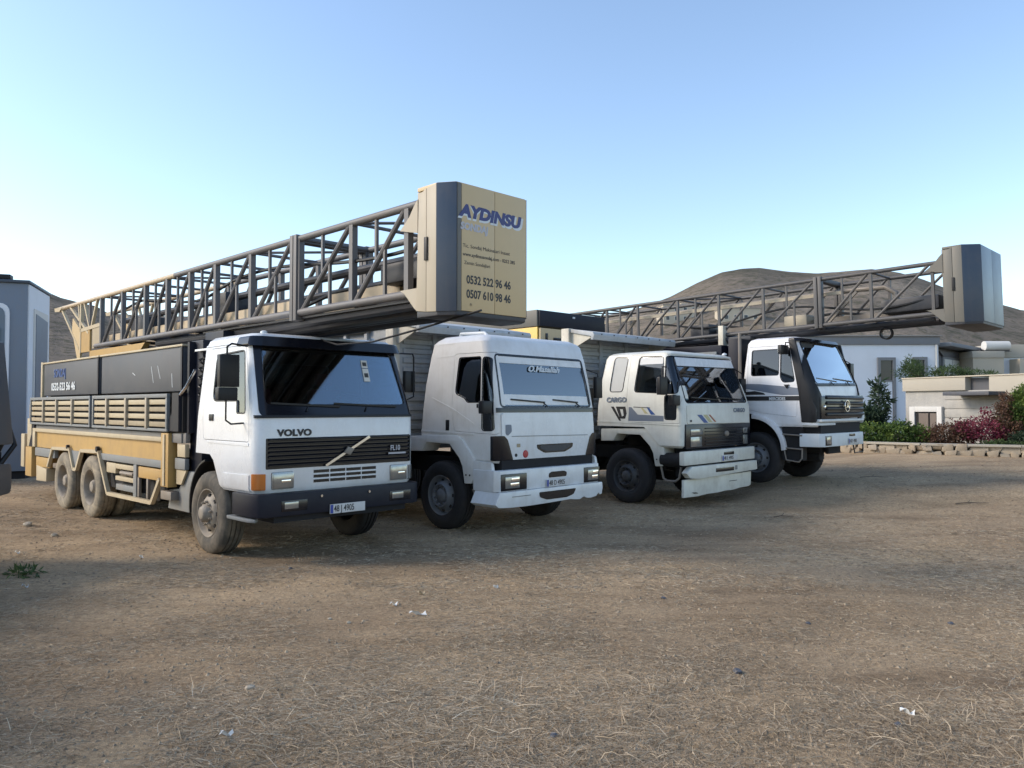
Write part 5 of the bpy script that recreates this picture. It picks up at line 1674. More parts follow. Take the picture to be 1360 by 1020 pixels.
def leaf_cloud(name, blobs, n, size, mat, asp=.55, droop=0.0):
    """many bent leaves through the volumes of several blobs: (x,y,z,rx,ry,rz)"""
    bl = np.array(blobs, float)
    vol = bl[:, 3] * bl[:, 4] * bl[:, 5]
    idx = rng.choice(len(bl), n, p=vol / vol.sum())
    d = rng.normal(size=(n, 3))
    d /= np.linalg.norm(d, axis=1)[:, None]
    rad = rng.uniform(.35, 1.0, n) ** .6
    # ragged outline: per-direction wobble
    wob = 1 + .35 * np.sin(d[:, 0] * 7 + idx) * np.cos(d[:, 2] * 6 + idx * 2) + rng.normal(0, .08, n)
    c = bl[idx, :3] + d * bl[idx, 3:6] * (rad * wob)[:, None]
    keep = (fbm(c[:, 0] * 3.1 + c[:, 2] * 2.3, c[:, 1] * 3.1 - c[:, 2] * 1.7, 3) > -.16)
    c, d, idx = c[keep], d[keep], idx[keep]
    n = len(c)
    t = rng.normal(size=(n, 3)) * .8 + d * .7
    t[:, 2] -= droop
    t /= np.linalg.norm(t, axis=1)[:, None]
    s = np.cross(t, rng.normal(size=(n, 3)))
    s /= np.linalg.norm(s, axis=1)[:, None]
    nn = np.cross(s, t)
    L = size * rng.uniform(.6, 1.4, n)[:, None]
    W = L * asp
    v = np.stack([c, c + t * L * .5 + s * W * .5 + nn * L * .08, c + t * L, c + t * L * .5 - s * W * .5 + nn * L * .08], 1).reshape(-1, 3)
    f = np.arange(n * 4).reshape(-1, 4)
    me = npmesh(name, v, f, False)
    tone = np.clip(.5 + rng.normal(0, .22, n) + .8 * fbm(c[:, 0] * 1.9, c[:, 2] * 2.3 + c[:, 1], 3), 0, 1)
    with_tone(me, tone, 4)
    me.materials.append(mat)
    return me


def bush(label, cat, blobs, n, size, mat, base, stems=6, group=None, name='shrub', asp=.55, droop=0.0):
    o = empty(name, base)
    tag(o, label, cat, group)
    bl = [(x - base[0], y - base[1], z - base[2], a, b, c) for x, y, z, a, b, c in blobs]
    link('foliage', leaf_cloud('foliage', bl, n, size, M[mat], asp, droop), o)
    s = MB()
    for k in range(stems):
        b = bl[k % len(bl)]
        a = random.uniform(0, 2 * PI)
        e = (b[0] + .4 * b[3] * math.cos(a), b[1] + .4 * b[4] * math.sin(a), b[2] + .2 * b[5])
        m_ = (e[0] * .5 + random.uniform(-.05, .05), e[1] * .5, e[2] * .45)
        s.tube([(b[0] * .2, b[1] * .2, -.15), m_, e], .018, 5, r2=.006)
    tag(s.build('stem', M['bark'], o), kind='stuff')
    return o


# ------------------------------------------------------------------ far houses on the slopes
M['plaster'] = paint('white_plaster', (.62, .61, .58), .85, dirt=.2, dirtc=(.4, .36, .3), scale=.6)
M['plaster2'] = paint('cream_plaster', (.48, .425, .335), .85, dirt=.2, dirtc=(.36, .3, .22), scale=.6)
M['plasterblue'] = paint('pale_grey_plaster', (.70, .73, .78), .85, dirt=.15, dirtc=(.36, .36, .36), scale=.8)
M['fascia'] = paint('grey_fascia', (.19, .20, .215), .8, dirt=.2)
M['winglass'] = paint('window_dark_glass', (.03, .035, .045), .12, dirt=.05)
M['roofgrey'] = paint('roof_membrane', (.30, .28, .26), .9, dirt=.3)
M['stone'] = paint('rubble_stone', (.40, .34, .26), .9, dirt=.5, dirtc=(.30, .24, .18), scale=2, bump=.6)
M['streakstone'] = paint('grey_stone_cladding', (.34, .33, .31), .8, dirt=.6, dirtc=(.50, .47, .42), scale=2.2, bump=.4)
M['beigewall'] = paint('beige_render', (.42, .385, .32), .9, dirt=.3, dirtc=(.36, .32, .26), scale=1.2)
M['brownshutter'] = paint('brown_shutter', (.16, .13, .11), .7, dirt=.4)
M['darkpanel'] = paint('dark_grey_panel', (.07, .075, .09), .6, dirt=.2)


def far_house(px, Yd, w, d, h, mat, nwin, label, floors=1, rz=.3, roof='roofgrey'):
    x = (px - 680) / 1040 * Yd
    z = float(hill_h(np.array([x]), np.array([Yd]))[0]) - .4
    o = empty('house', (x, Yd, z), rz)
    tag(o, label, 'house')
    MB().box(-w / 2, w / 2, 0, d, -3, h).build('wall', M[mat], o)
    MB().box(-w / 2 - .2, w / 2 + .2, -.2, d + .2, h, h + .25).build('roof', M[roof], o)
    MB().box(w * .1, w * .3, d * .4, d * .6, h + .25, h + 1.1).build('stair_tower', M[mat], o)
    for fl in range(floors):
        for k in range(nwin):
            cx = -w / 2 + w * (k + .5) / nwin
            z0 = .9 + fl * (h / floors)
            f = MB().box(cx - .65, cx + .65, -.06, .05, z0, z0 + 1.4).build('window', M['plaster'], o)
            MB().box(cx - .53, cx + .53, -.09, -.05, z0 + .12, z0 + 1.28).build('window_glass', M['winglass'], f)
    return o


for args in [
    (84, 150, 9, 7, 3.4, 'plaster', 3, 'white house on the left slope showing between the cabin and the mast', 1, -.2),
    (104, 120, 5, 5, 3.0, 'plaster2', 2, 'small pale house right of the cabin, just above the long tank', 1, .1),
    (180, 170, 9, 8, 3.2, 'plaster2', 3, 'cream house glimpsed through the rear bays of the nearer mast', 1, .2),
    (262, 190, 8, 7, 3.2, 'plaster', 2, 'white house glimpsed through the middle bays of the nearer mast', 1, -.1),
    (842, 230, 10, 8, 4.0, 'plaster2', 3, 'cream house low behind the rear end of the farther mast', 1, .2),
    (872, 200, 8, 7, 3.4, 'plaster', 3, 'white house behind the farther mast above the cream tipper', 1, -.2),
    (905, 260, 12, 8, 6.0, 'plaster2', 4, 'two storey cream house behind the farther mast left of its pale post', 2, .1),
    (938, 210, 8, 8, 3.4, 'plaster', 3, 'low white house just left of the pale mast post', 1, .3),
    (985, 240, 12, 8, 4.2, 'plaster2', 4, 'long cream house behind the farther mast right of the pale post', 1, 0),
    (1030, 205, 9, 7, 3.6, 'plaster', 3, 'white house behind the mast over the farthest cab', 1, -.1),
    (1130, 175, 22, 8, 3.4, 'plaster', 7, 'long low white building under the farther mast, behind the blue grey house', 1, .02),
    (1192, 190, 9, 7, 3.2, 'plaster2', 3, 'cream house under the mast just left of the grey crown box', 1, .2),
    (1352, 130, 6.5, 7, 5.2, 'plaster2', 3, 'cream two storey block at the right edge below the hill', 2, .25),
    (1325, 160, 6, 5, 2.8, 'plaster', 2, 'small white house right of the crown box on the slope', 1, -.2)]:
    far_house(*args)

# trees on the slopes: each with its trunk and ragged crown
_tree_meshes = []
for k in range(3):
    blobs = [(0, 0, 2.6, 1.5, 1.5, 1.3), (.7, .2, 2.1, 1.0, 1.0, .8), (-.8, -.1, 2.3, .9, 1.0, .9), (.1, .3, 3.4, .9, .9, .8)]
    cr = leaf_cloud('crown', [(a + random.uniform(-.3, .3), b, c + random.uniform(-.3, .3), d, e, f) for a, b, c, d, e, f in blobs], 1100, .34, M['leaf_dark'] if k else M['leaf_mid'])
    tr = MB().tube([(0, 0, -1), (.05, 0, 1.0), (.0, .1, 2.4)], .16, 7, r2=.07).data('trunk', M['bark'])
    _tree_meshes.append((cr, tr))
side_words = ('left slope behind the nearer mast', 'slope behind the farther mast', 'slope right of the grey crown box')
ordw = ['leftmost', 'second from left', 'third from left', 'fourth from left', 'fifth from left', 'sixth from left', 'seventh from left', 'eighth from left', 'ninth from left', 'tenth from left',
        'eleventh from left', 'twelfth from left', 'thirteenth from left', 'fourteenth from left', 'fifteenth from left', 'sixteenth from left']
for (p0, p1, y0, y1, cnt, sw) in ((76, 400, 80, 130, 10, 0), (815, 1110, 75, 120, 14, 1), (1262, 1356, 75, 115, 12, 2)):
    for q, px in enumerate(sorted(random.uniform(p0, p1) for _ in range(cnt))):
        Yd = random.uniform(y0, y1)
        x = (px - 680) / 1040 * Yd
        z = float(hill_h(np.array([x]), np.array([Yd]))[0]) + .1
        o = empty('tree', (x, Yd, z), random.uniform(0, 6))
        s_ = random.uniform(.55, .95)
        o.scale = (s_, s_, s_ * random.uniform(.7, 1.0))
        tag(o, ordw[q] + ' of the dark trees on the ' + side_words[sw], 'tree', 'trees on the ' + side_words[sw])
        cr, tr = _tree_meshes[q % 3]
        link('crown', cr, o)
        link('trunk', tr, o)

# ------------------------------------------------------------------ houses at the end of the yard
def slab_house():
    o = empty('house', (13.8, 36, .5))
    tag(o, 'long pale blue-grey house with dark flat fascia and two grey framed windows', 'house')

    def b(x0, x1, y0, y1, z0, z1, name, m, par=o, bevel=0.0):
        return MB().box(x0 - 13.8, x1 - 13.8, y0 - 36, y1 - 36, z0 - .5, z1 - .5).build(name, M[m], par, bevel=bevel)
    b(8.0, 19.63, 36, 44, .2, 4.70, 'wall', 'plasterblue')
    b(7.9, 19.68, 35.93, 44.1, 4.70, 5.08, 'fascia', 'fascia', bevel=.02)
    b(7.8, 19.75, 35.85, 44.2, 5.08, 5.14, 'roof', 'roofgrey', bevel=.01)
    for (x0, x1, z0, z1, tall) in ((16.80, 17.62, 1.0, 4.12, True), (18.42, 19.08, 2.3, 4.14, False)):
        f = MB()
        f.box(x0 - 13.8, x0 + .13 - 13.8, -.10, .02, z0 - .5, z1 - .5)
        f.box(x1 - .13 - 13.8, x1 - 13.8, -.10, .02, z0 - .5, z1 - .5)
        f.box(x0 + .13 - 13.8, x1 - .13 - 13.8, -.10, .02, z1 - .64, z1 - .5)
        fr = f.build('window_frame', M['fascia'], o)
        b(x0 + .13, x1 - .13, 35.98, 36.01, z0, z1 - .14, 'window_glass', 'winglass', fr)
        if tall:
            b(x0 + .16, x1 - .16, 35.93, 35.98, z0, 3.0, 'window_panel', 'plasterblue', fr)
            b(x0 + .13, x1 - .13, 35.9, 35.98, 3.0, 3.06, 'window_rail', 'fascia', fr)
        else:
            MB().tube([(19.5 - 13.8, -.08, -.2), (19.5 - 13.8, -.08, 4.2)], .04, 8).build('downpipe', M['plaster'], o)
            b((x0 + x1) / 2 - .02, (x0 + x1) / 2 + .02, 35.94, 35.98, z0, z1 - .14, 'window_rail', 'fascia', fr)


def roof_bits(o, x, y, z):
    MB().tube([(x, y, z), (x, y, z + 1.3)], .02, 6).build('aerial', M['steel'], o)
    for k in range(4):
        MB().tube([(x - .3 + .03 * k, y, z + .8 + .15 * k), (x + .3 - .03 * k, y, z + .8 + .15 * k)], .01, 5).build('aerial_rod', M['steel'], o)


def pavilion():
    o = empty('pavilion', (19.95, 36.6, .5), R(45))
    tag(o, 'dark pavilion with thin overhanging roof and curtained glass, right of the long house', 'pavilion')
    o.scale = (1.09, 1.09, 1.07)
    MB().box(0, 7.0, .15, 4, 0, 3.85).build('wall', M['darkpanel'], o)
    MB().box(-.05, 7.9, -.55, 4.3, 3.88, 4.06).build('roof', M['fascia'], o, bevel=.05)
    g = MB().box(.95, 4.35, .08, .15, 1.6, 3.52).build('window_frame', M['fascia'], o, bevel=.01)
    for k in range(3):
        MB().box(1.08 + k * 1.09, 2.08 + k * 1.09, .04, .08, 1.7, 3.40).build('window_glass', M['curtain'], g)
    MB().prism([(.9, 3.52), (4.4, 3.52), (5.4, 3.75), (.3, 3.75)], 'y', .05, .15).build('lintel', M['darkpanel'], o)
    MB().box(6.6, 6.8, -.45, -.25, 0, 3.88).build('post', M['darkpanel'], o)


def garage():
    a = math.atan2(-.922, .388)
    o = empty('garage', (14.0, 28.0, .45), a)
    tag(o, 'low beige garage with stone cladding, white framed doorway and dark canopy', 'garage')
    z = -.45
    # x runs along the front; the front looks to local -y
    MB().box(0, 6.5, .10, 5.0, -.3, 2.40 + z).build('wall', M['streakstone'], o)
    for zz in (.9, 1.2, 1.5, 1.8, 2.1):
        MB().box(1.56, 6.5, .075, .10, zz + z, zz + z + .26).build('stone_course', M['streakstone'], o, bevel=.012)
    MB().box(-.05, 2.40, 0, 5.05, 2.40 + z, 2.84 + z).build('parapet', M['beigewall'], o, bevel=.02)
    MB().box(3.22, 6.5, 0, 5.05, 2.20 + z, 2.84 + z).build('parapet', M['beigewall'], o, bevel=.02)
    MB().box(2.42, 3.20, .25, 5.05, 2.36 + z, 2.80 + z).build('recess_panel', M['darkpanel'], o)
    MB().box(-.07, 6.5, -.03, .35, 2.84 + z, 2.88 + z).build('coping', M['plaster2'], o, bevel=.01)
    MB().box(2.15, 3.75, -.75, .2, 2.22 + z, 2.34 + z).build('canopy', M['darkpanel'], o, bevel=.02)
    f = MB()
    f.box(.25, .46, -.03, .12, .2 + z, 1.86 + z)
    f.box(1.34, 1.53, -.03, .12, .2 + z, 1.86 + z)
    f.box(.46, 1.34, -.03, .12, 1.68 + z, 1.86 + z)
    fr = f.build('door_frame', M['plaster'], o, bevel=.008)
    MB().box(.46, 1.34, .02, .098, .2 + z, 1.68 + z).build('door_recess', M['chassis'], fr)
    MB().box(.62, 1.0, -.01, .02, .2 + z, 1.63 + z).build('shutter', M['brownshutter'], fr)
    MB().box(1.07, 1.31, -.01, .02, .2 + z, 1.63 + z).build('shutter', M['brownshutter'], fr)
    MB().box(5.6, 5.75, -.2, .1, -.2, 1.95).build('side_pier', M['plaster'], o)


def cream_house():
    o = empty('house', (22.4, 38, .5))
    tag(o, 'cream flat roofed house with white water tank at the right edge', 'house')
    z = -.5
    MB().box(0, 1.5, 0, 6, 0, 4.23 + z).build('wall', M['plaster2'], o)
    MB().box(-.05, 1.52, -.05, 6.1, 4.23 + z, 4.56 + z).build('parapet', M['beigewall'], o, bevel=.02)
    MB().box(1.5, 8.5, 1.0, 7, 0, 4.3 + z).build('wall', M['plasterblue'], o)
    MB().box(1.45, 8.6, .9, 7.1, 4.3 + z, 4.95 + z).build('parapet', M['beigewall'], o, bevel=.02)
    MB().box(2.4, 8.5, .2, 1.0, 0, 4.2 + z).build('wall', M['plaster2'], o)
    t = MB().tube([(.9, .6, 4.85 + z), (2.1, .6, 4.85 + z)], .24, 18).build('water_tank', M['plaster'], o)
    MB().prism([(.3, 4.56 + z), (.9, 4.56 + z), (.9, 4.75 + z)], 'x', .9, 2.1).build('solar_panel', M['winglass'], t)


slab_house()
pavilion()
garage()
cream_house()

# yellow compressor housing carried on the bed of the third truck
yh = empty('compressor_housing', tuple(T3.matrix_basis @ Vector((0, 3.65, 1.25))), T3.rotation_euler.z)
tag(yh, 'yellow compressor housing with navy top panel standing on the cream truck bed', 'compressor')
M['lityellow'] = paint('lit_side_yellow_paint', (.82, .52, .10), .4, dirt=.12)  # yellow brightened for the sunlit side; the front's duller ochre carries its shade
MB().box(-1.08, 1.06, .05, 3.3, 0, 2.28).build('housing', M['yellow'], yh, bevel=.03)
MB().box(-1.12, -1.08, .06, 3.25, .1, 2.29).build('side_sheet', M['lityellow'], yh, bevel=.01)
MB().box(-1.14, 1.12, .05, 3.35, 2.30, 2.66).build('roof_panel', M['boxgrey'], yh, bevel=.02)
MB().box(-1.10, 1.08, .0, .05, 2.31, 2.65).build('roof_panel', M['navy'], yh, bevel=.008)
MB().box(-.05, .02, -.02, .0, 2.54, 2.58).build('lamp', M['letterwhite'], yh, bevel=.005)
MB().box(-1.08, .20, .0, .05, .1, 2.27).build('door', M['ochre'], yh, bevel=.01)
MB().box(.23, 1.06, .0, .05, .1, 2.27).build('door', M['ochre'], yh, bevel=.01)
MB().box(-.93, -.86, -.02, .0, 1.98, 2.16).build('latch', M['gloss'], yh, bevel=.01)
MB().box(-.68, -.12, -.02, .0, 2.02, 2.08).build('vent_slot', M['gloss'], yh, bevel=.01)
MB().box(-.68, -.12, -.02, .0, 1.84, 1.88).build('vent_slot', M['gloss'], yh, bevel=.01)

# tall blue-grey cabin at the left edge
cb = empty('cabin', (-11.8, 19.0, .0), math.atan2(.334, .943))
tag(cb, 'tall blue-grey cabin with white corner strip and big rounded window at the left edge', 'cabin')
MB().box(-4.0, 0, .0, 2.3, .3, 4.86).build('wall', M['stripegrey'], cb, bevel=.02)
MB().box(-4.1, .06, -.06, 2.4, 4.86, 4.93).build('roof', M['boxblue'], cb, bevel=.01)
MB().box(.0, .03, .05, 2.26, .3, 4.84).build('side_sheet', M['plasterblue'], cb)
wf = MB().box(.03, .06, .50, 2.0, 2.0, 4.30).build('side_window', M['plaster'], cb)
MB().prism([(.62, 2.0), (1.88, 2.0), (1.88, 4.10), (.62, 4.18)], 'x', .06, .075).build('window_glass', M['stripegrey'], wf)
f = MB()
f.prism(rpoly([(-4.0, 1.5), (-.36, 1.5), (-.36, 4.36), (-4.0, 4.36)], [0, .05, .25, 0]), 'y', -.05, -.0)
fr = f.build('window_frame', M['plasterblue'], cb)
MB().prism(rpoly([(-3.9, 1.56), (-.45, 1.56), (-.45, 4.27), (-3.9, 4.27)], [0, .05, .22, 0]), 'y', -.065, -.045).build('window_glass', M['boxlight'], fr)
MB().box(-.90, -.55, -.10, -.06, 2.4, 3.75).build('window_post', M['boxblue'], fr)
MB().box(-1.6, -.75, -.03, .02, 4.58, 4.66).build('vent_slot', M['boxblue'], cb)
MB().box(-3.0, -.42, .2, .5, 4.98, 5.09).build('roof_bar', M['black'], cb, bevel=.01)
MB().box(-2.2, -2.1, .25, .45, 4.9, 4.98).build('bar_bracket', M['black'], cb)
MB().box(-.9, -.8, .25, .45, 4.9, 4.98).build('bar_bracket', M['black'], cb)
MB().box(-4.0, 0, .1, 2.2, -.2, .3).build('plinth', M['chassis'], cb)

# dark grey service truck cut by the left edge; unseen bed and cab lengthened for shade
sv = empty('service_truck', (-7.18, 9.0, 0))
tag(sv, 'dark grey service truck tail with black hoses, cut off by the left edge', 'truck')
M['svgrey'] = paint('dark_grey_paint', (.07, .08, .095), .5, dirt=.3, dirtc=(.14, .12, .1))
MB().box(-1.2, 1.19, -.55, .45, .80, 1.20).build('rear_bumper', M['svgrey'], sv, bevel=.09)
MB().prism([(-.6, 1.28), (1.33, 1.42), (1.20, 2.62), (-.6, 2.75)], 'y', -.1, .22).build('tail_panel', M['svgrey'], sv, bevel=.03)
MB().box(-1.2, .75, -4.2, -.12, 1.15, 1.5).build('unseen_flat_bed', M['svgrey'], sv, bevel=.04)
MB().box(-1.2, .70, -6.2, -4.3, .7, 2.7).build('cab', M['svgrey'], sv, bevel=.08)
MB().box(-1.0, .55, -6.2, .2, .7, 1.15).build('chassis_frame', M['chassis'], sv)
for k, (x, z0) in enumerate(((1.12, 1.50), (1.02, 1.62), (.90, 1.55))):
    MB().tube([(x, .26, 1.15), (x + .10, .40, z0 - .1), (x + .02, .42, z0 + .10), (x - .16, .34, z0 + .12), (x - .3, .26, z0)], .030, 8).build('hose', M['black'], sv)
MB().box(.6, 1.1, -.2, .35, 1.2, 1.32).build('hose_bracket', M['chassis'], sv, bevel=.01)
for y in (-2.0, -5.2):
    wheel(sv, y, 1, 'rear', 'tyre', 'rimdark', True, x=.75)
    wheel(sv, y, -1, 'rear', 'tyre', 'rimdark', True, x=1.2)

# ------------------------------------------------------------------ retaining wall of rough stones and the planted bed behind it
wall = empty('retaining_wall', (12, 24, .35))
tag(wall, 'low rough stone retaining wall along the far end of the yard', 'wall')
wp = [(7.0, 26.6), (10.3, 25.2), (12.2, 23.4), (14.4, 22.2), (19.0, 20.6)]
L_ = 0
segs = []
for a, b in zip(wp[:-1], wp[1:]):
    segs.append((a, b, math.dist(a, b)))
stone_meshes = []
for k in range(9):
    m_ = MB()
    w_, h_, d_ = random.uniform(.16, .52), random.uniform(.13, .22), .24
    j = lambda: random.uniform(-.055, .055)
    vs = [(sx * w_ / 2 + j(), sy * d_ / 2 + j(), sz * h_ / 2 + j()) for sx in (-1, 1) for sy in (-1, 1) for sz in (-1, 1)]
    m_.add(vs, [(0, 1, 3, 2), (4, 6, 7, 5), (0, 4, 5, 1), (2, 3, 7, 6), (0, 2, 6, 4), (1, 5, 7, 3)])
    stone_meshes.append((m_.data('stone', M['stone'], bevel=.03), w_, h_))
for row in range(2):
    t = 0
    for a, b, l in segs:
        ang = math.atan2(b[1] - a[1], b[0] - a[0])
        t = random.uniform(0, .2)
        while t < l:
            me, w_, h_ = random.choice(stone_meshes)
            x = a[0] + (b[0] - a[0]) * (t + w_ / 2) / l
            y = a[1] + (b[1] - a[1]) * (t + w_ / 2) / l
            g0 = float(gz(x, y, False))
            link('stone', me, wall, (x - 12 + random.uniform(-.04, .04), y - 24 + random.uniform(-.04, .04), g0 + .05 + row * .16 + random.uniform(-.03, .03) - .35), (0, 0, ang + random.uniform(-.08, .08)))
            t += w_ + .015
cpb = MB()
for a, b, l in segs:
    cpb.bar((a[0] - 12, a[1] - 24, .39), (b[0] - 12, b[1] - 24, .39), .30, .06)
cpb.build('coping', M['beigewall'], wall)
bed = MB()
bed.prism([(7.2, 26.8), (10.4, 25.4), (12.3, 23.6), (14.5, 22.4), (19.1, 20.8), (40, 22), (40, 60), (0, 60), (0, 30)], 'z', .0, .66)
M['bedsoil'] = paint('planting_soil', (.13, .10, .07), .95, dirt=.5, dirtc=(.22, .18, .12), bump=.6)
tag(bed.build('planted_bed', M['bedsoil']), kind='structure')

bush('bright green mounded hedge behind the wall right of the farthest truck', 'hedge',
     [(11.3, 25.2, .95, .8, .5, .34), (12.3, 24.9, 1.0, .75, .5, .38), (10.6, 25.7, .9, .6, .5, .3), (12.9, 24.6, .95, .5, .4, .3)], 9000, .085, 'leaf_bright', (11.8, 25.2, .66), name='hedge')
bush('dark leafy clump between the farthest truck and the garage', 'shrub',
     [(12.0, 28.5, 1.1, 1.0, .7, .5), (13.0, 28.6, 1.25, .7, .6, .6), (10.9, 28.0, 1.1, .9, .6, .45), (13.65, 29.0, 2.1, .3, .3, .75)], 6000, .24, 'leaf_dark', (12.3, 28.4, .66), asp=.3)
bush('reddish brown bush in front of the white framed doorway', 'shrub',
     [(13.35, 24.2, .95, .5, .4, .42), (13.75, 24.0, 1.0, .4, .35, .40), (13.0, 24.4, .8, .35, .3, .3)], 5500, .07, 'leaf_brown', (13.4, 24.2, .66))
bush('magenta bougainvillea mass in front of the garage wall', 'bougainvillea',
     [(13.9, 23.9, 1.15, .45, .4, .34), (14.4, 23.7, 1.1, .45, .4, .34), (14.45, 23.9, 1.55, .2, .2, .26), (14.7, 23.6, 1.0, .35, .3, .3)], 4200, .07, 'leaf_pink', (14.2, 23.9, .66), name='bougainvillea')
bush('russet twiggy shrub leaning on the tall green bush', 'shrub',
     [(14.8, 23.7, 1.45, .28, .3, .6), (14.95, 23.7, 1.9, .2, .2, .4), (15.0, 23.5, 1.1, .45, .3, .4)], 4200, .07, 'leaf_brown', (14.9, 23.6, .66))
bush('tall yellow-green bush under the dark canopy near the right edge', 'bush',
     [(15.5, 23.7, 1.75, .55, .45, .62), (15.2, 23.8, 1.5, .4, .4, .5), (15.85, 23.6, 1.4, .4, .4, .5), (15.55, 23.7, 2.2, .35, .3, .30)], 12000, .075, 'leaf_bright', (15.5, 23.7, .66), 10)
bush('dark understory foliage at the foot of the tall bush', 'shrub',
     [(15.6, 23.2, 1.0, .6, .35, .3), (15.0, 23.0, .85, .5, .3, .25), (16.2, 23.2, .95, .4, .3, .3)], 4500, .08, 'leaf_dark', (15.6, 23.2, .66))
bush('low mixed ground plants spilling over the wall below the bougainvillea', 'plants',
     [(14.1, 22.9, .72, .5, .25, .14), (14.9, 22.5, .72, .6, .25, .16), (15.7, 22.2, .74, .5, .25, .16)], 5000, .06, 'leaf_mid', (14.8, 22.6, .6))
bush('dry brown creeper over the wall at the right edge', 'plants',
     [(15.4, 22.3, .82, .5, .25, .2), (16.1, 22.0, .78, .5, .25, .18)], 3500, .09, 'leaf_brown', (15.8, 22.3, .6))
bush('feathery green plants growing on the garage roof', 'plants',
     [(15.0, 29.6, 3.15, .5, .4, .35), (16.2, 29.0, 3.1, .8, .4, .25), (15.5, 30.2, 3.35, .4, .4, .4), (17.2, 28.6, 3.0, .6, .4, .2)], 5000, .12, 'leaf_mid', (15.8, 29.3, 2.85), asp=.2)
bush('agave with grey-green sword leaves beside the farthest truck', 'agave',
     [(10.6, 27.0, 1.3, .5, .5, .5)], 160, .8, 'leaf_mid', (10.6, 27.0, .66), asp=.12, name='agave')
bush('olive shrub peeping over the wall left of the hedge', 'shrub',
     [(9.6, 27.2, 1.1, .6, .4, .5)], 3000, .09, 'leaf_dark', (9.6, 27.2, .66))

# fallen white pipe and boards lying by the hedge
pb = MB().tube([(10.1, 25.4, .92), (11.0, 25.2, 1.02), (11.9, 25.0, .98)], .05, 8).build('fallen_pipe', M['plaster'])
tag(pb, 'pale bent pipe lying on the hedge beside the star badge truck', 'pipe')

# loose cable from the ochre box back over the nearest cab
cbm = MB().tube([(-.30, 7.62, 2.80), (-1.0, 8.3, 2.68), (-1.6, 8.95, 2.60), (-2.15, 9.6, 2.62), (-2.7, 10.4, 2.80)], .012, 6).build('cable', M['black'])
tag(cbm, 'thin black cable sagging from the ochre box to the nearest cab roof', 'cable')

# ------------------------------------------------------------------ straw, stones and litter on the yard
def straw(n, ylo, yhi, seed, lmin, lmax, wdt, up, power):
    g = np.random.default_rng(seed)
    y = ylo + (yhi - ylo) * g.random(n * 2) ** power
    x = (g.random(n * 2) * 2 - 1) * (y * .70 + .3)
    dens = fbm(x * .8 + 3, y * .9 + 7, 4) + .25 * fbm(x * 3.5, y * 3.5, 2)
    keep = g.random(n * 2) < np.clip(.45 + dens * 2.2, .03, 1)
    x, y = x[keep][:n], y[keep][:n]
    n = len(x)
    z = gz(x, y)
    a = g.normal(0, .9, n) + np.where(g.random(n) < .5, 0, PI) + .5 * np.sin(x * .8) + .4
    el = np.abs(g.normal(0, up, n))
    L = g.uniform(lmin, lmax, n)
    d = np.stack([np.cos(a) * np.cos(el), np.sin(a) * np.cos(el), np.sin(el)], -1)
    s = np.stack([-np.sin(a), np.cos(a), np.zeros(n)], -1)
    rl = g.normal(0, .9, n)
    s = s * np.cos(rl)[:, None] + np.array([0, 0, 1.0]) * np.sin(rl)[:, None]
    curl = g.normal(0, .35, n)
    p0 = np.stack([x, y, z + .002], -1)
    side = np.stack([-np.sin(a), np.cos(a), np.zeros(n)], -1)
    rows = []
    for k, t in enumerate((0, .35, .7, 1.0)):
        c = p0 + d * (L * t)[:, None] + side * (curl * L * t * t)[:, None]
        c[:, 2] -= (np.sin(el) * L * .55 * t * t)
        c[:, 2] = np.maximum(c[:, 2], gz(c[:, 0], c[:, 1]) + .003)
        w = wdt * (1 - .75 * t) * g.uniform(.7, 1.3, n)
        rows += [c + s * w[:, None], c - s * w[:, None]]
    v = np.stack(rows, 1).reshape(-1, 3)
    base = np.arange(n)[:, None] * 8
    f = np.concatenate([base + np.array([[0, 1, 3, 2]]), base + np.array([[2, 3, 5, 4]]), base + np.array([[4, 5, 7, 6]])], 1).reshape(-1, 4)
    me = npmesh('dry_straw', v, f, False)
    tone = np.repeat(np.clip(.42 + g.normal(0, .22, n) + .5 * fbm(x * .6, y * .6, 3), 0, 1), 3)
    with_tone(me, tone, 4)
    me.materials.append(M['straw'])
    return me


s1 = link('dry_straw', straw(170000, 3.2, 9.0, 11, .02, .085, .0015, .20, 1.5))
tag(s1, 'flattened dry straw and stubble covering the foreground', 'straw', kind='stuff')
s2 = link('dry_straw', straw(70000, 8, 21, 12, .03, .12, .0026, .16, 1.2))
tag(s2, 'thin broken straw scattered over the middle of the yard', 'straw', kind='stuff')
s3 = link('dry_grass', straw(2600, 3.4, 5.4, 13, .08, .22, .0024, .65, 1.6))
tag(s3, 'longer curled dry grass stems in the foreground', 'grass', kind='stuff')

# crumbs of earth and gravel: one mass
gr = np.random.default_rng(5)
n = 9000
y = 3.4 + 16 * gr.random(n) ** 1.7
x = (gr.random(n) * 2 - 1) * (y * .7 + .3)
r_ = gr.uniform(.004, .016, n) * (1 + y * .05)
z = gz(x, y)
octa = np.array([(1, 0, 0), (-1, 0, 0), (0, 1, 0), (0, -1, 0), (0, 0, .7), (0, 0, -.7)], float)
v = (np.stack([x, y, z], -1)[:, None, :] + octa[None] * (r_[:, None] * gr.uniform(.6, 1.3, (n, 6)))[:, :, None]).reshape(-1, 3)
of = np.array([(0, 2, 4), (2, 1, 4), (1, 3, 4), (3, 0, 4)])
f = (np.arange(n)[:, None, None] * 6 + of[None]).reshape(-1, 3)
me = npmesh('gravel', v, f, False)
with_tone(me, np.repeat(np.clip(.22 + gr.normal(0, .14, n), 0, .6), 4), 3)
me.materials.append(M['straw'])
tag(link('gravel', me), 'crumbs of earth and small gravel over the yard', 'gravel', kind='stuff')


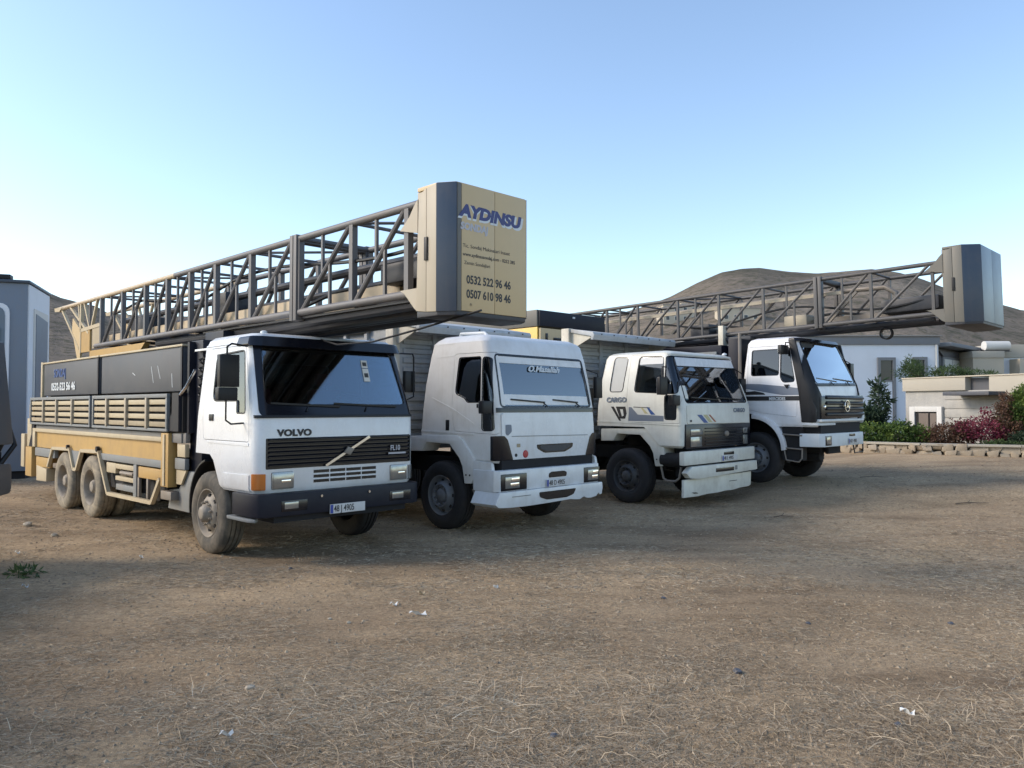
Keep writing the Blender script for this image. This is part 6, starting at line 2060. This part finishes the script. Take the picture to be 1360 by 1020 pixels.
def put(px, py):
    """spot on the yard for a small loose thing"""
    k = (py - 540) / 1040
    yy = 1.86 / k
    return ((px - 680) / 1040 * yy, yy)


def rock(x, y, s, mat, label, cat='stone', name='stone', flat=.7):
    m_ = MB()
    bm = bmesh.new()
    bmesh.ops.create_icosphere(bm, subdivisions=2, radius=s)
    for v_ in bm.verts:
        q = 1 + random.uniform(-.22, .22)
        v_.co = Vector((v_.co.x * q * 1.2, v_.co.y * q, v_.co.z * q * flat))
    me = bpy.data.meshes.new(name)
    bm.to_mesh(me)
    bm.free()
    me.materials.append(M[mat])
    o = link(name, me, None, (x, y, float(gz(x, y)) + s * flat * .35), (0, 0, random.uniform(0, 6)))
    return tag(o, label, cat)


def flake(x, y, w, l, mat, label, cat, name, curl=.02, rz=0.0):
    m_ = MB()
    vs, fs = [], []
    for i in range(5):
        for j_ in range(3):
            vs.append(((i / 4 - .5) * l + random.uniform(-.01, .01), (j_ / 2 - .5) * w * (1 - .5 * abs(i / 4 - .5)), curl * math.sin(i * 1.3 + j_) + .012))
    for i in range(4):
        for j_ in range(2):
            a = i * 3 + j_
            fs.append((a, a + 3, a + 4, a + 1))
    o2 = len(vs)
    vs += [(p[0], p[1], p[2] - .004) for p in vs]
    fs += [tuple(reversed([q + o2 for q in f_])) for f_ in fs[:8]]
    m_.add(vs, fs, True)
    return tag(m_.build(name, M[mat], None, (x, y, float(gz(x, y)) + .012), (0, 0, rz)), label, cat)


for px, py, s, mat, lab in ((977, 888, .05, 'chassis', 'dark fist-sized stone alone on the right foreground'),
                            (388, 758, .035, 'chassis', 'dark stone on the ground in front of the nearest front wheel'),
                            (440, 820, .03, 'stone', 'brown pebble in the straw left of centre'),
                            (336, 911, .04, 'stone', 'rounded tan stone low in the left foreground'),
                            (735, 976, .035, 'chassis', 'dark clod at the bottom centre of the yard'),
                            (1186, 960, .035, 'chassis', 'dark clod low at the right foreground'),
                            (880, 793, .035, 'chassis', 'small dark stone in the middle of the open yard'),
                            (1070, 825, .03, 'chassis', 'dark clod halfway down the right yard'),
                            (1258, 823, .035, 'chassis', 'black lump towards the right edge of the yard'),
                            (465, 826, .03, 'stone', 'pale pebble below the nearest bumper'),
                            (40, 700, .10, 'stone', 'pale rock on the sunny ground by the left edge'),
                            (75, 712, .08, 'stone', 'small rock beside the pale one at the left')):
    x, y = put(px, py)
    rock(x, y, s * .62, 'darkpanel' if mat == 'chassis' else mat, lab)
for px, py, w, l, mat, lab, cat, nm, rz in ((38, 780, .07, .10, 'paper', 'white paper scrap lying below the green leaves at left', 'litter', 'paper_scrap', .3),
                                            (27, 737, .05, .09, 'paper', 'small white scrap near the left edge above the green leaves', 'litter', 'paper_scrap', 0),
                                            (190, 742, .06, .10, 'paper', 'white scrap left of the nearest front wheel', 'litter', 'paper_scrap', .8),
                                            (524, 803, .06, .12, 'paper', 'torn white scrap in front of the second truck', 'litter', 'paper_scrap', .2),
                                            (556, 816, .04, .28, 'paper', 'thin white strip of plastic in the centre of the yard', 'litter', 'plastic_strip', .1),
                                            (659, 782, .03, .10, 'paper', 'tiny white chip in the middle of the yard', 'litter', 'paper_scrap', .5),
                                            (560, 790, .04, .12, 'slatgrey', 'grey sliver of wood beside the white strip', 'wood', 'wood_sliver', .1),
                                            (1200, 945, .04, .14, 'paper', 'white folded scrap low on the right', 'litter', 'paper_scrap', -.5),
                                            (305, 980, .03, .12, 'paper', 'white curled scrap at the bottom left', 'litter', 'paper_scrap', .4)):
    x, y = put(px, py)
    flake(x, y, w * .5, l * .5, mat, lab, cat, nm, rz=rz)
lx, ly = put(40, 763)
bush('small sprig of grey-green leaves lying on the ground at left', 'leaves', [(lx, ly, .04, .22, .16, .035)], 90, .11, 'leaf_mid', (lx, ly, float(gz(lx, ly))), 1, name='leaf_sprig', asp=.25)
for px, py, l, rz, lab in ((1290, 672, .7, .1, 'dark branch lying across the ruts at the right'), (1160, 655, .6, -.1, 'thin stick near the farthest bumper'), (1040, 688, .35, 0, 'dark twig in front of the cream bumper boards')):
    x, y = put(px, py)
    zz = float(gz(x, y))
    t = MB().tube([(-l / 2, 0, .02), (-l * .1, .04, .035), (l * .2, .0, .03), (l / 2, .06, .02)], .009, 6, r2=.004)
    t.tube([(-l * .1, .04, .035), (.05, .16, .06)], .005, 5)
    tag(t.build('stick', M['bark'], None, (x, y, zz), (0, 0, rz)), lab, 'stick')
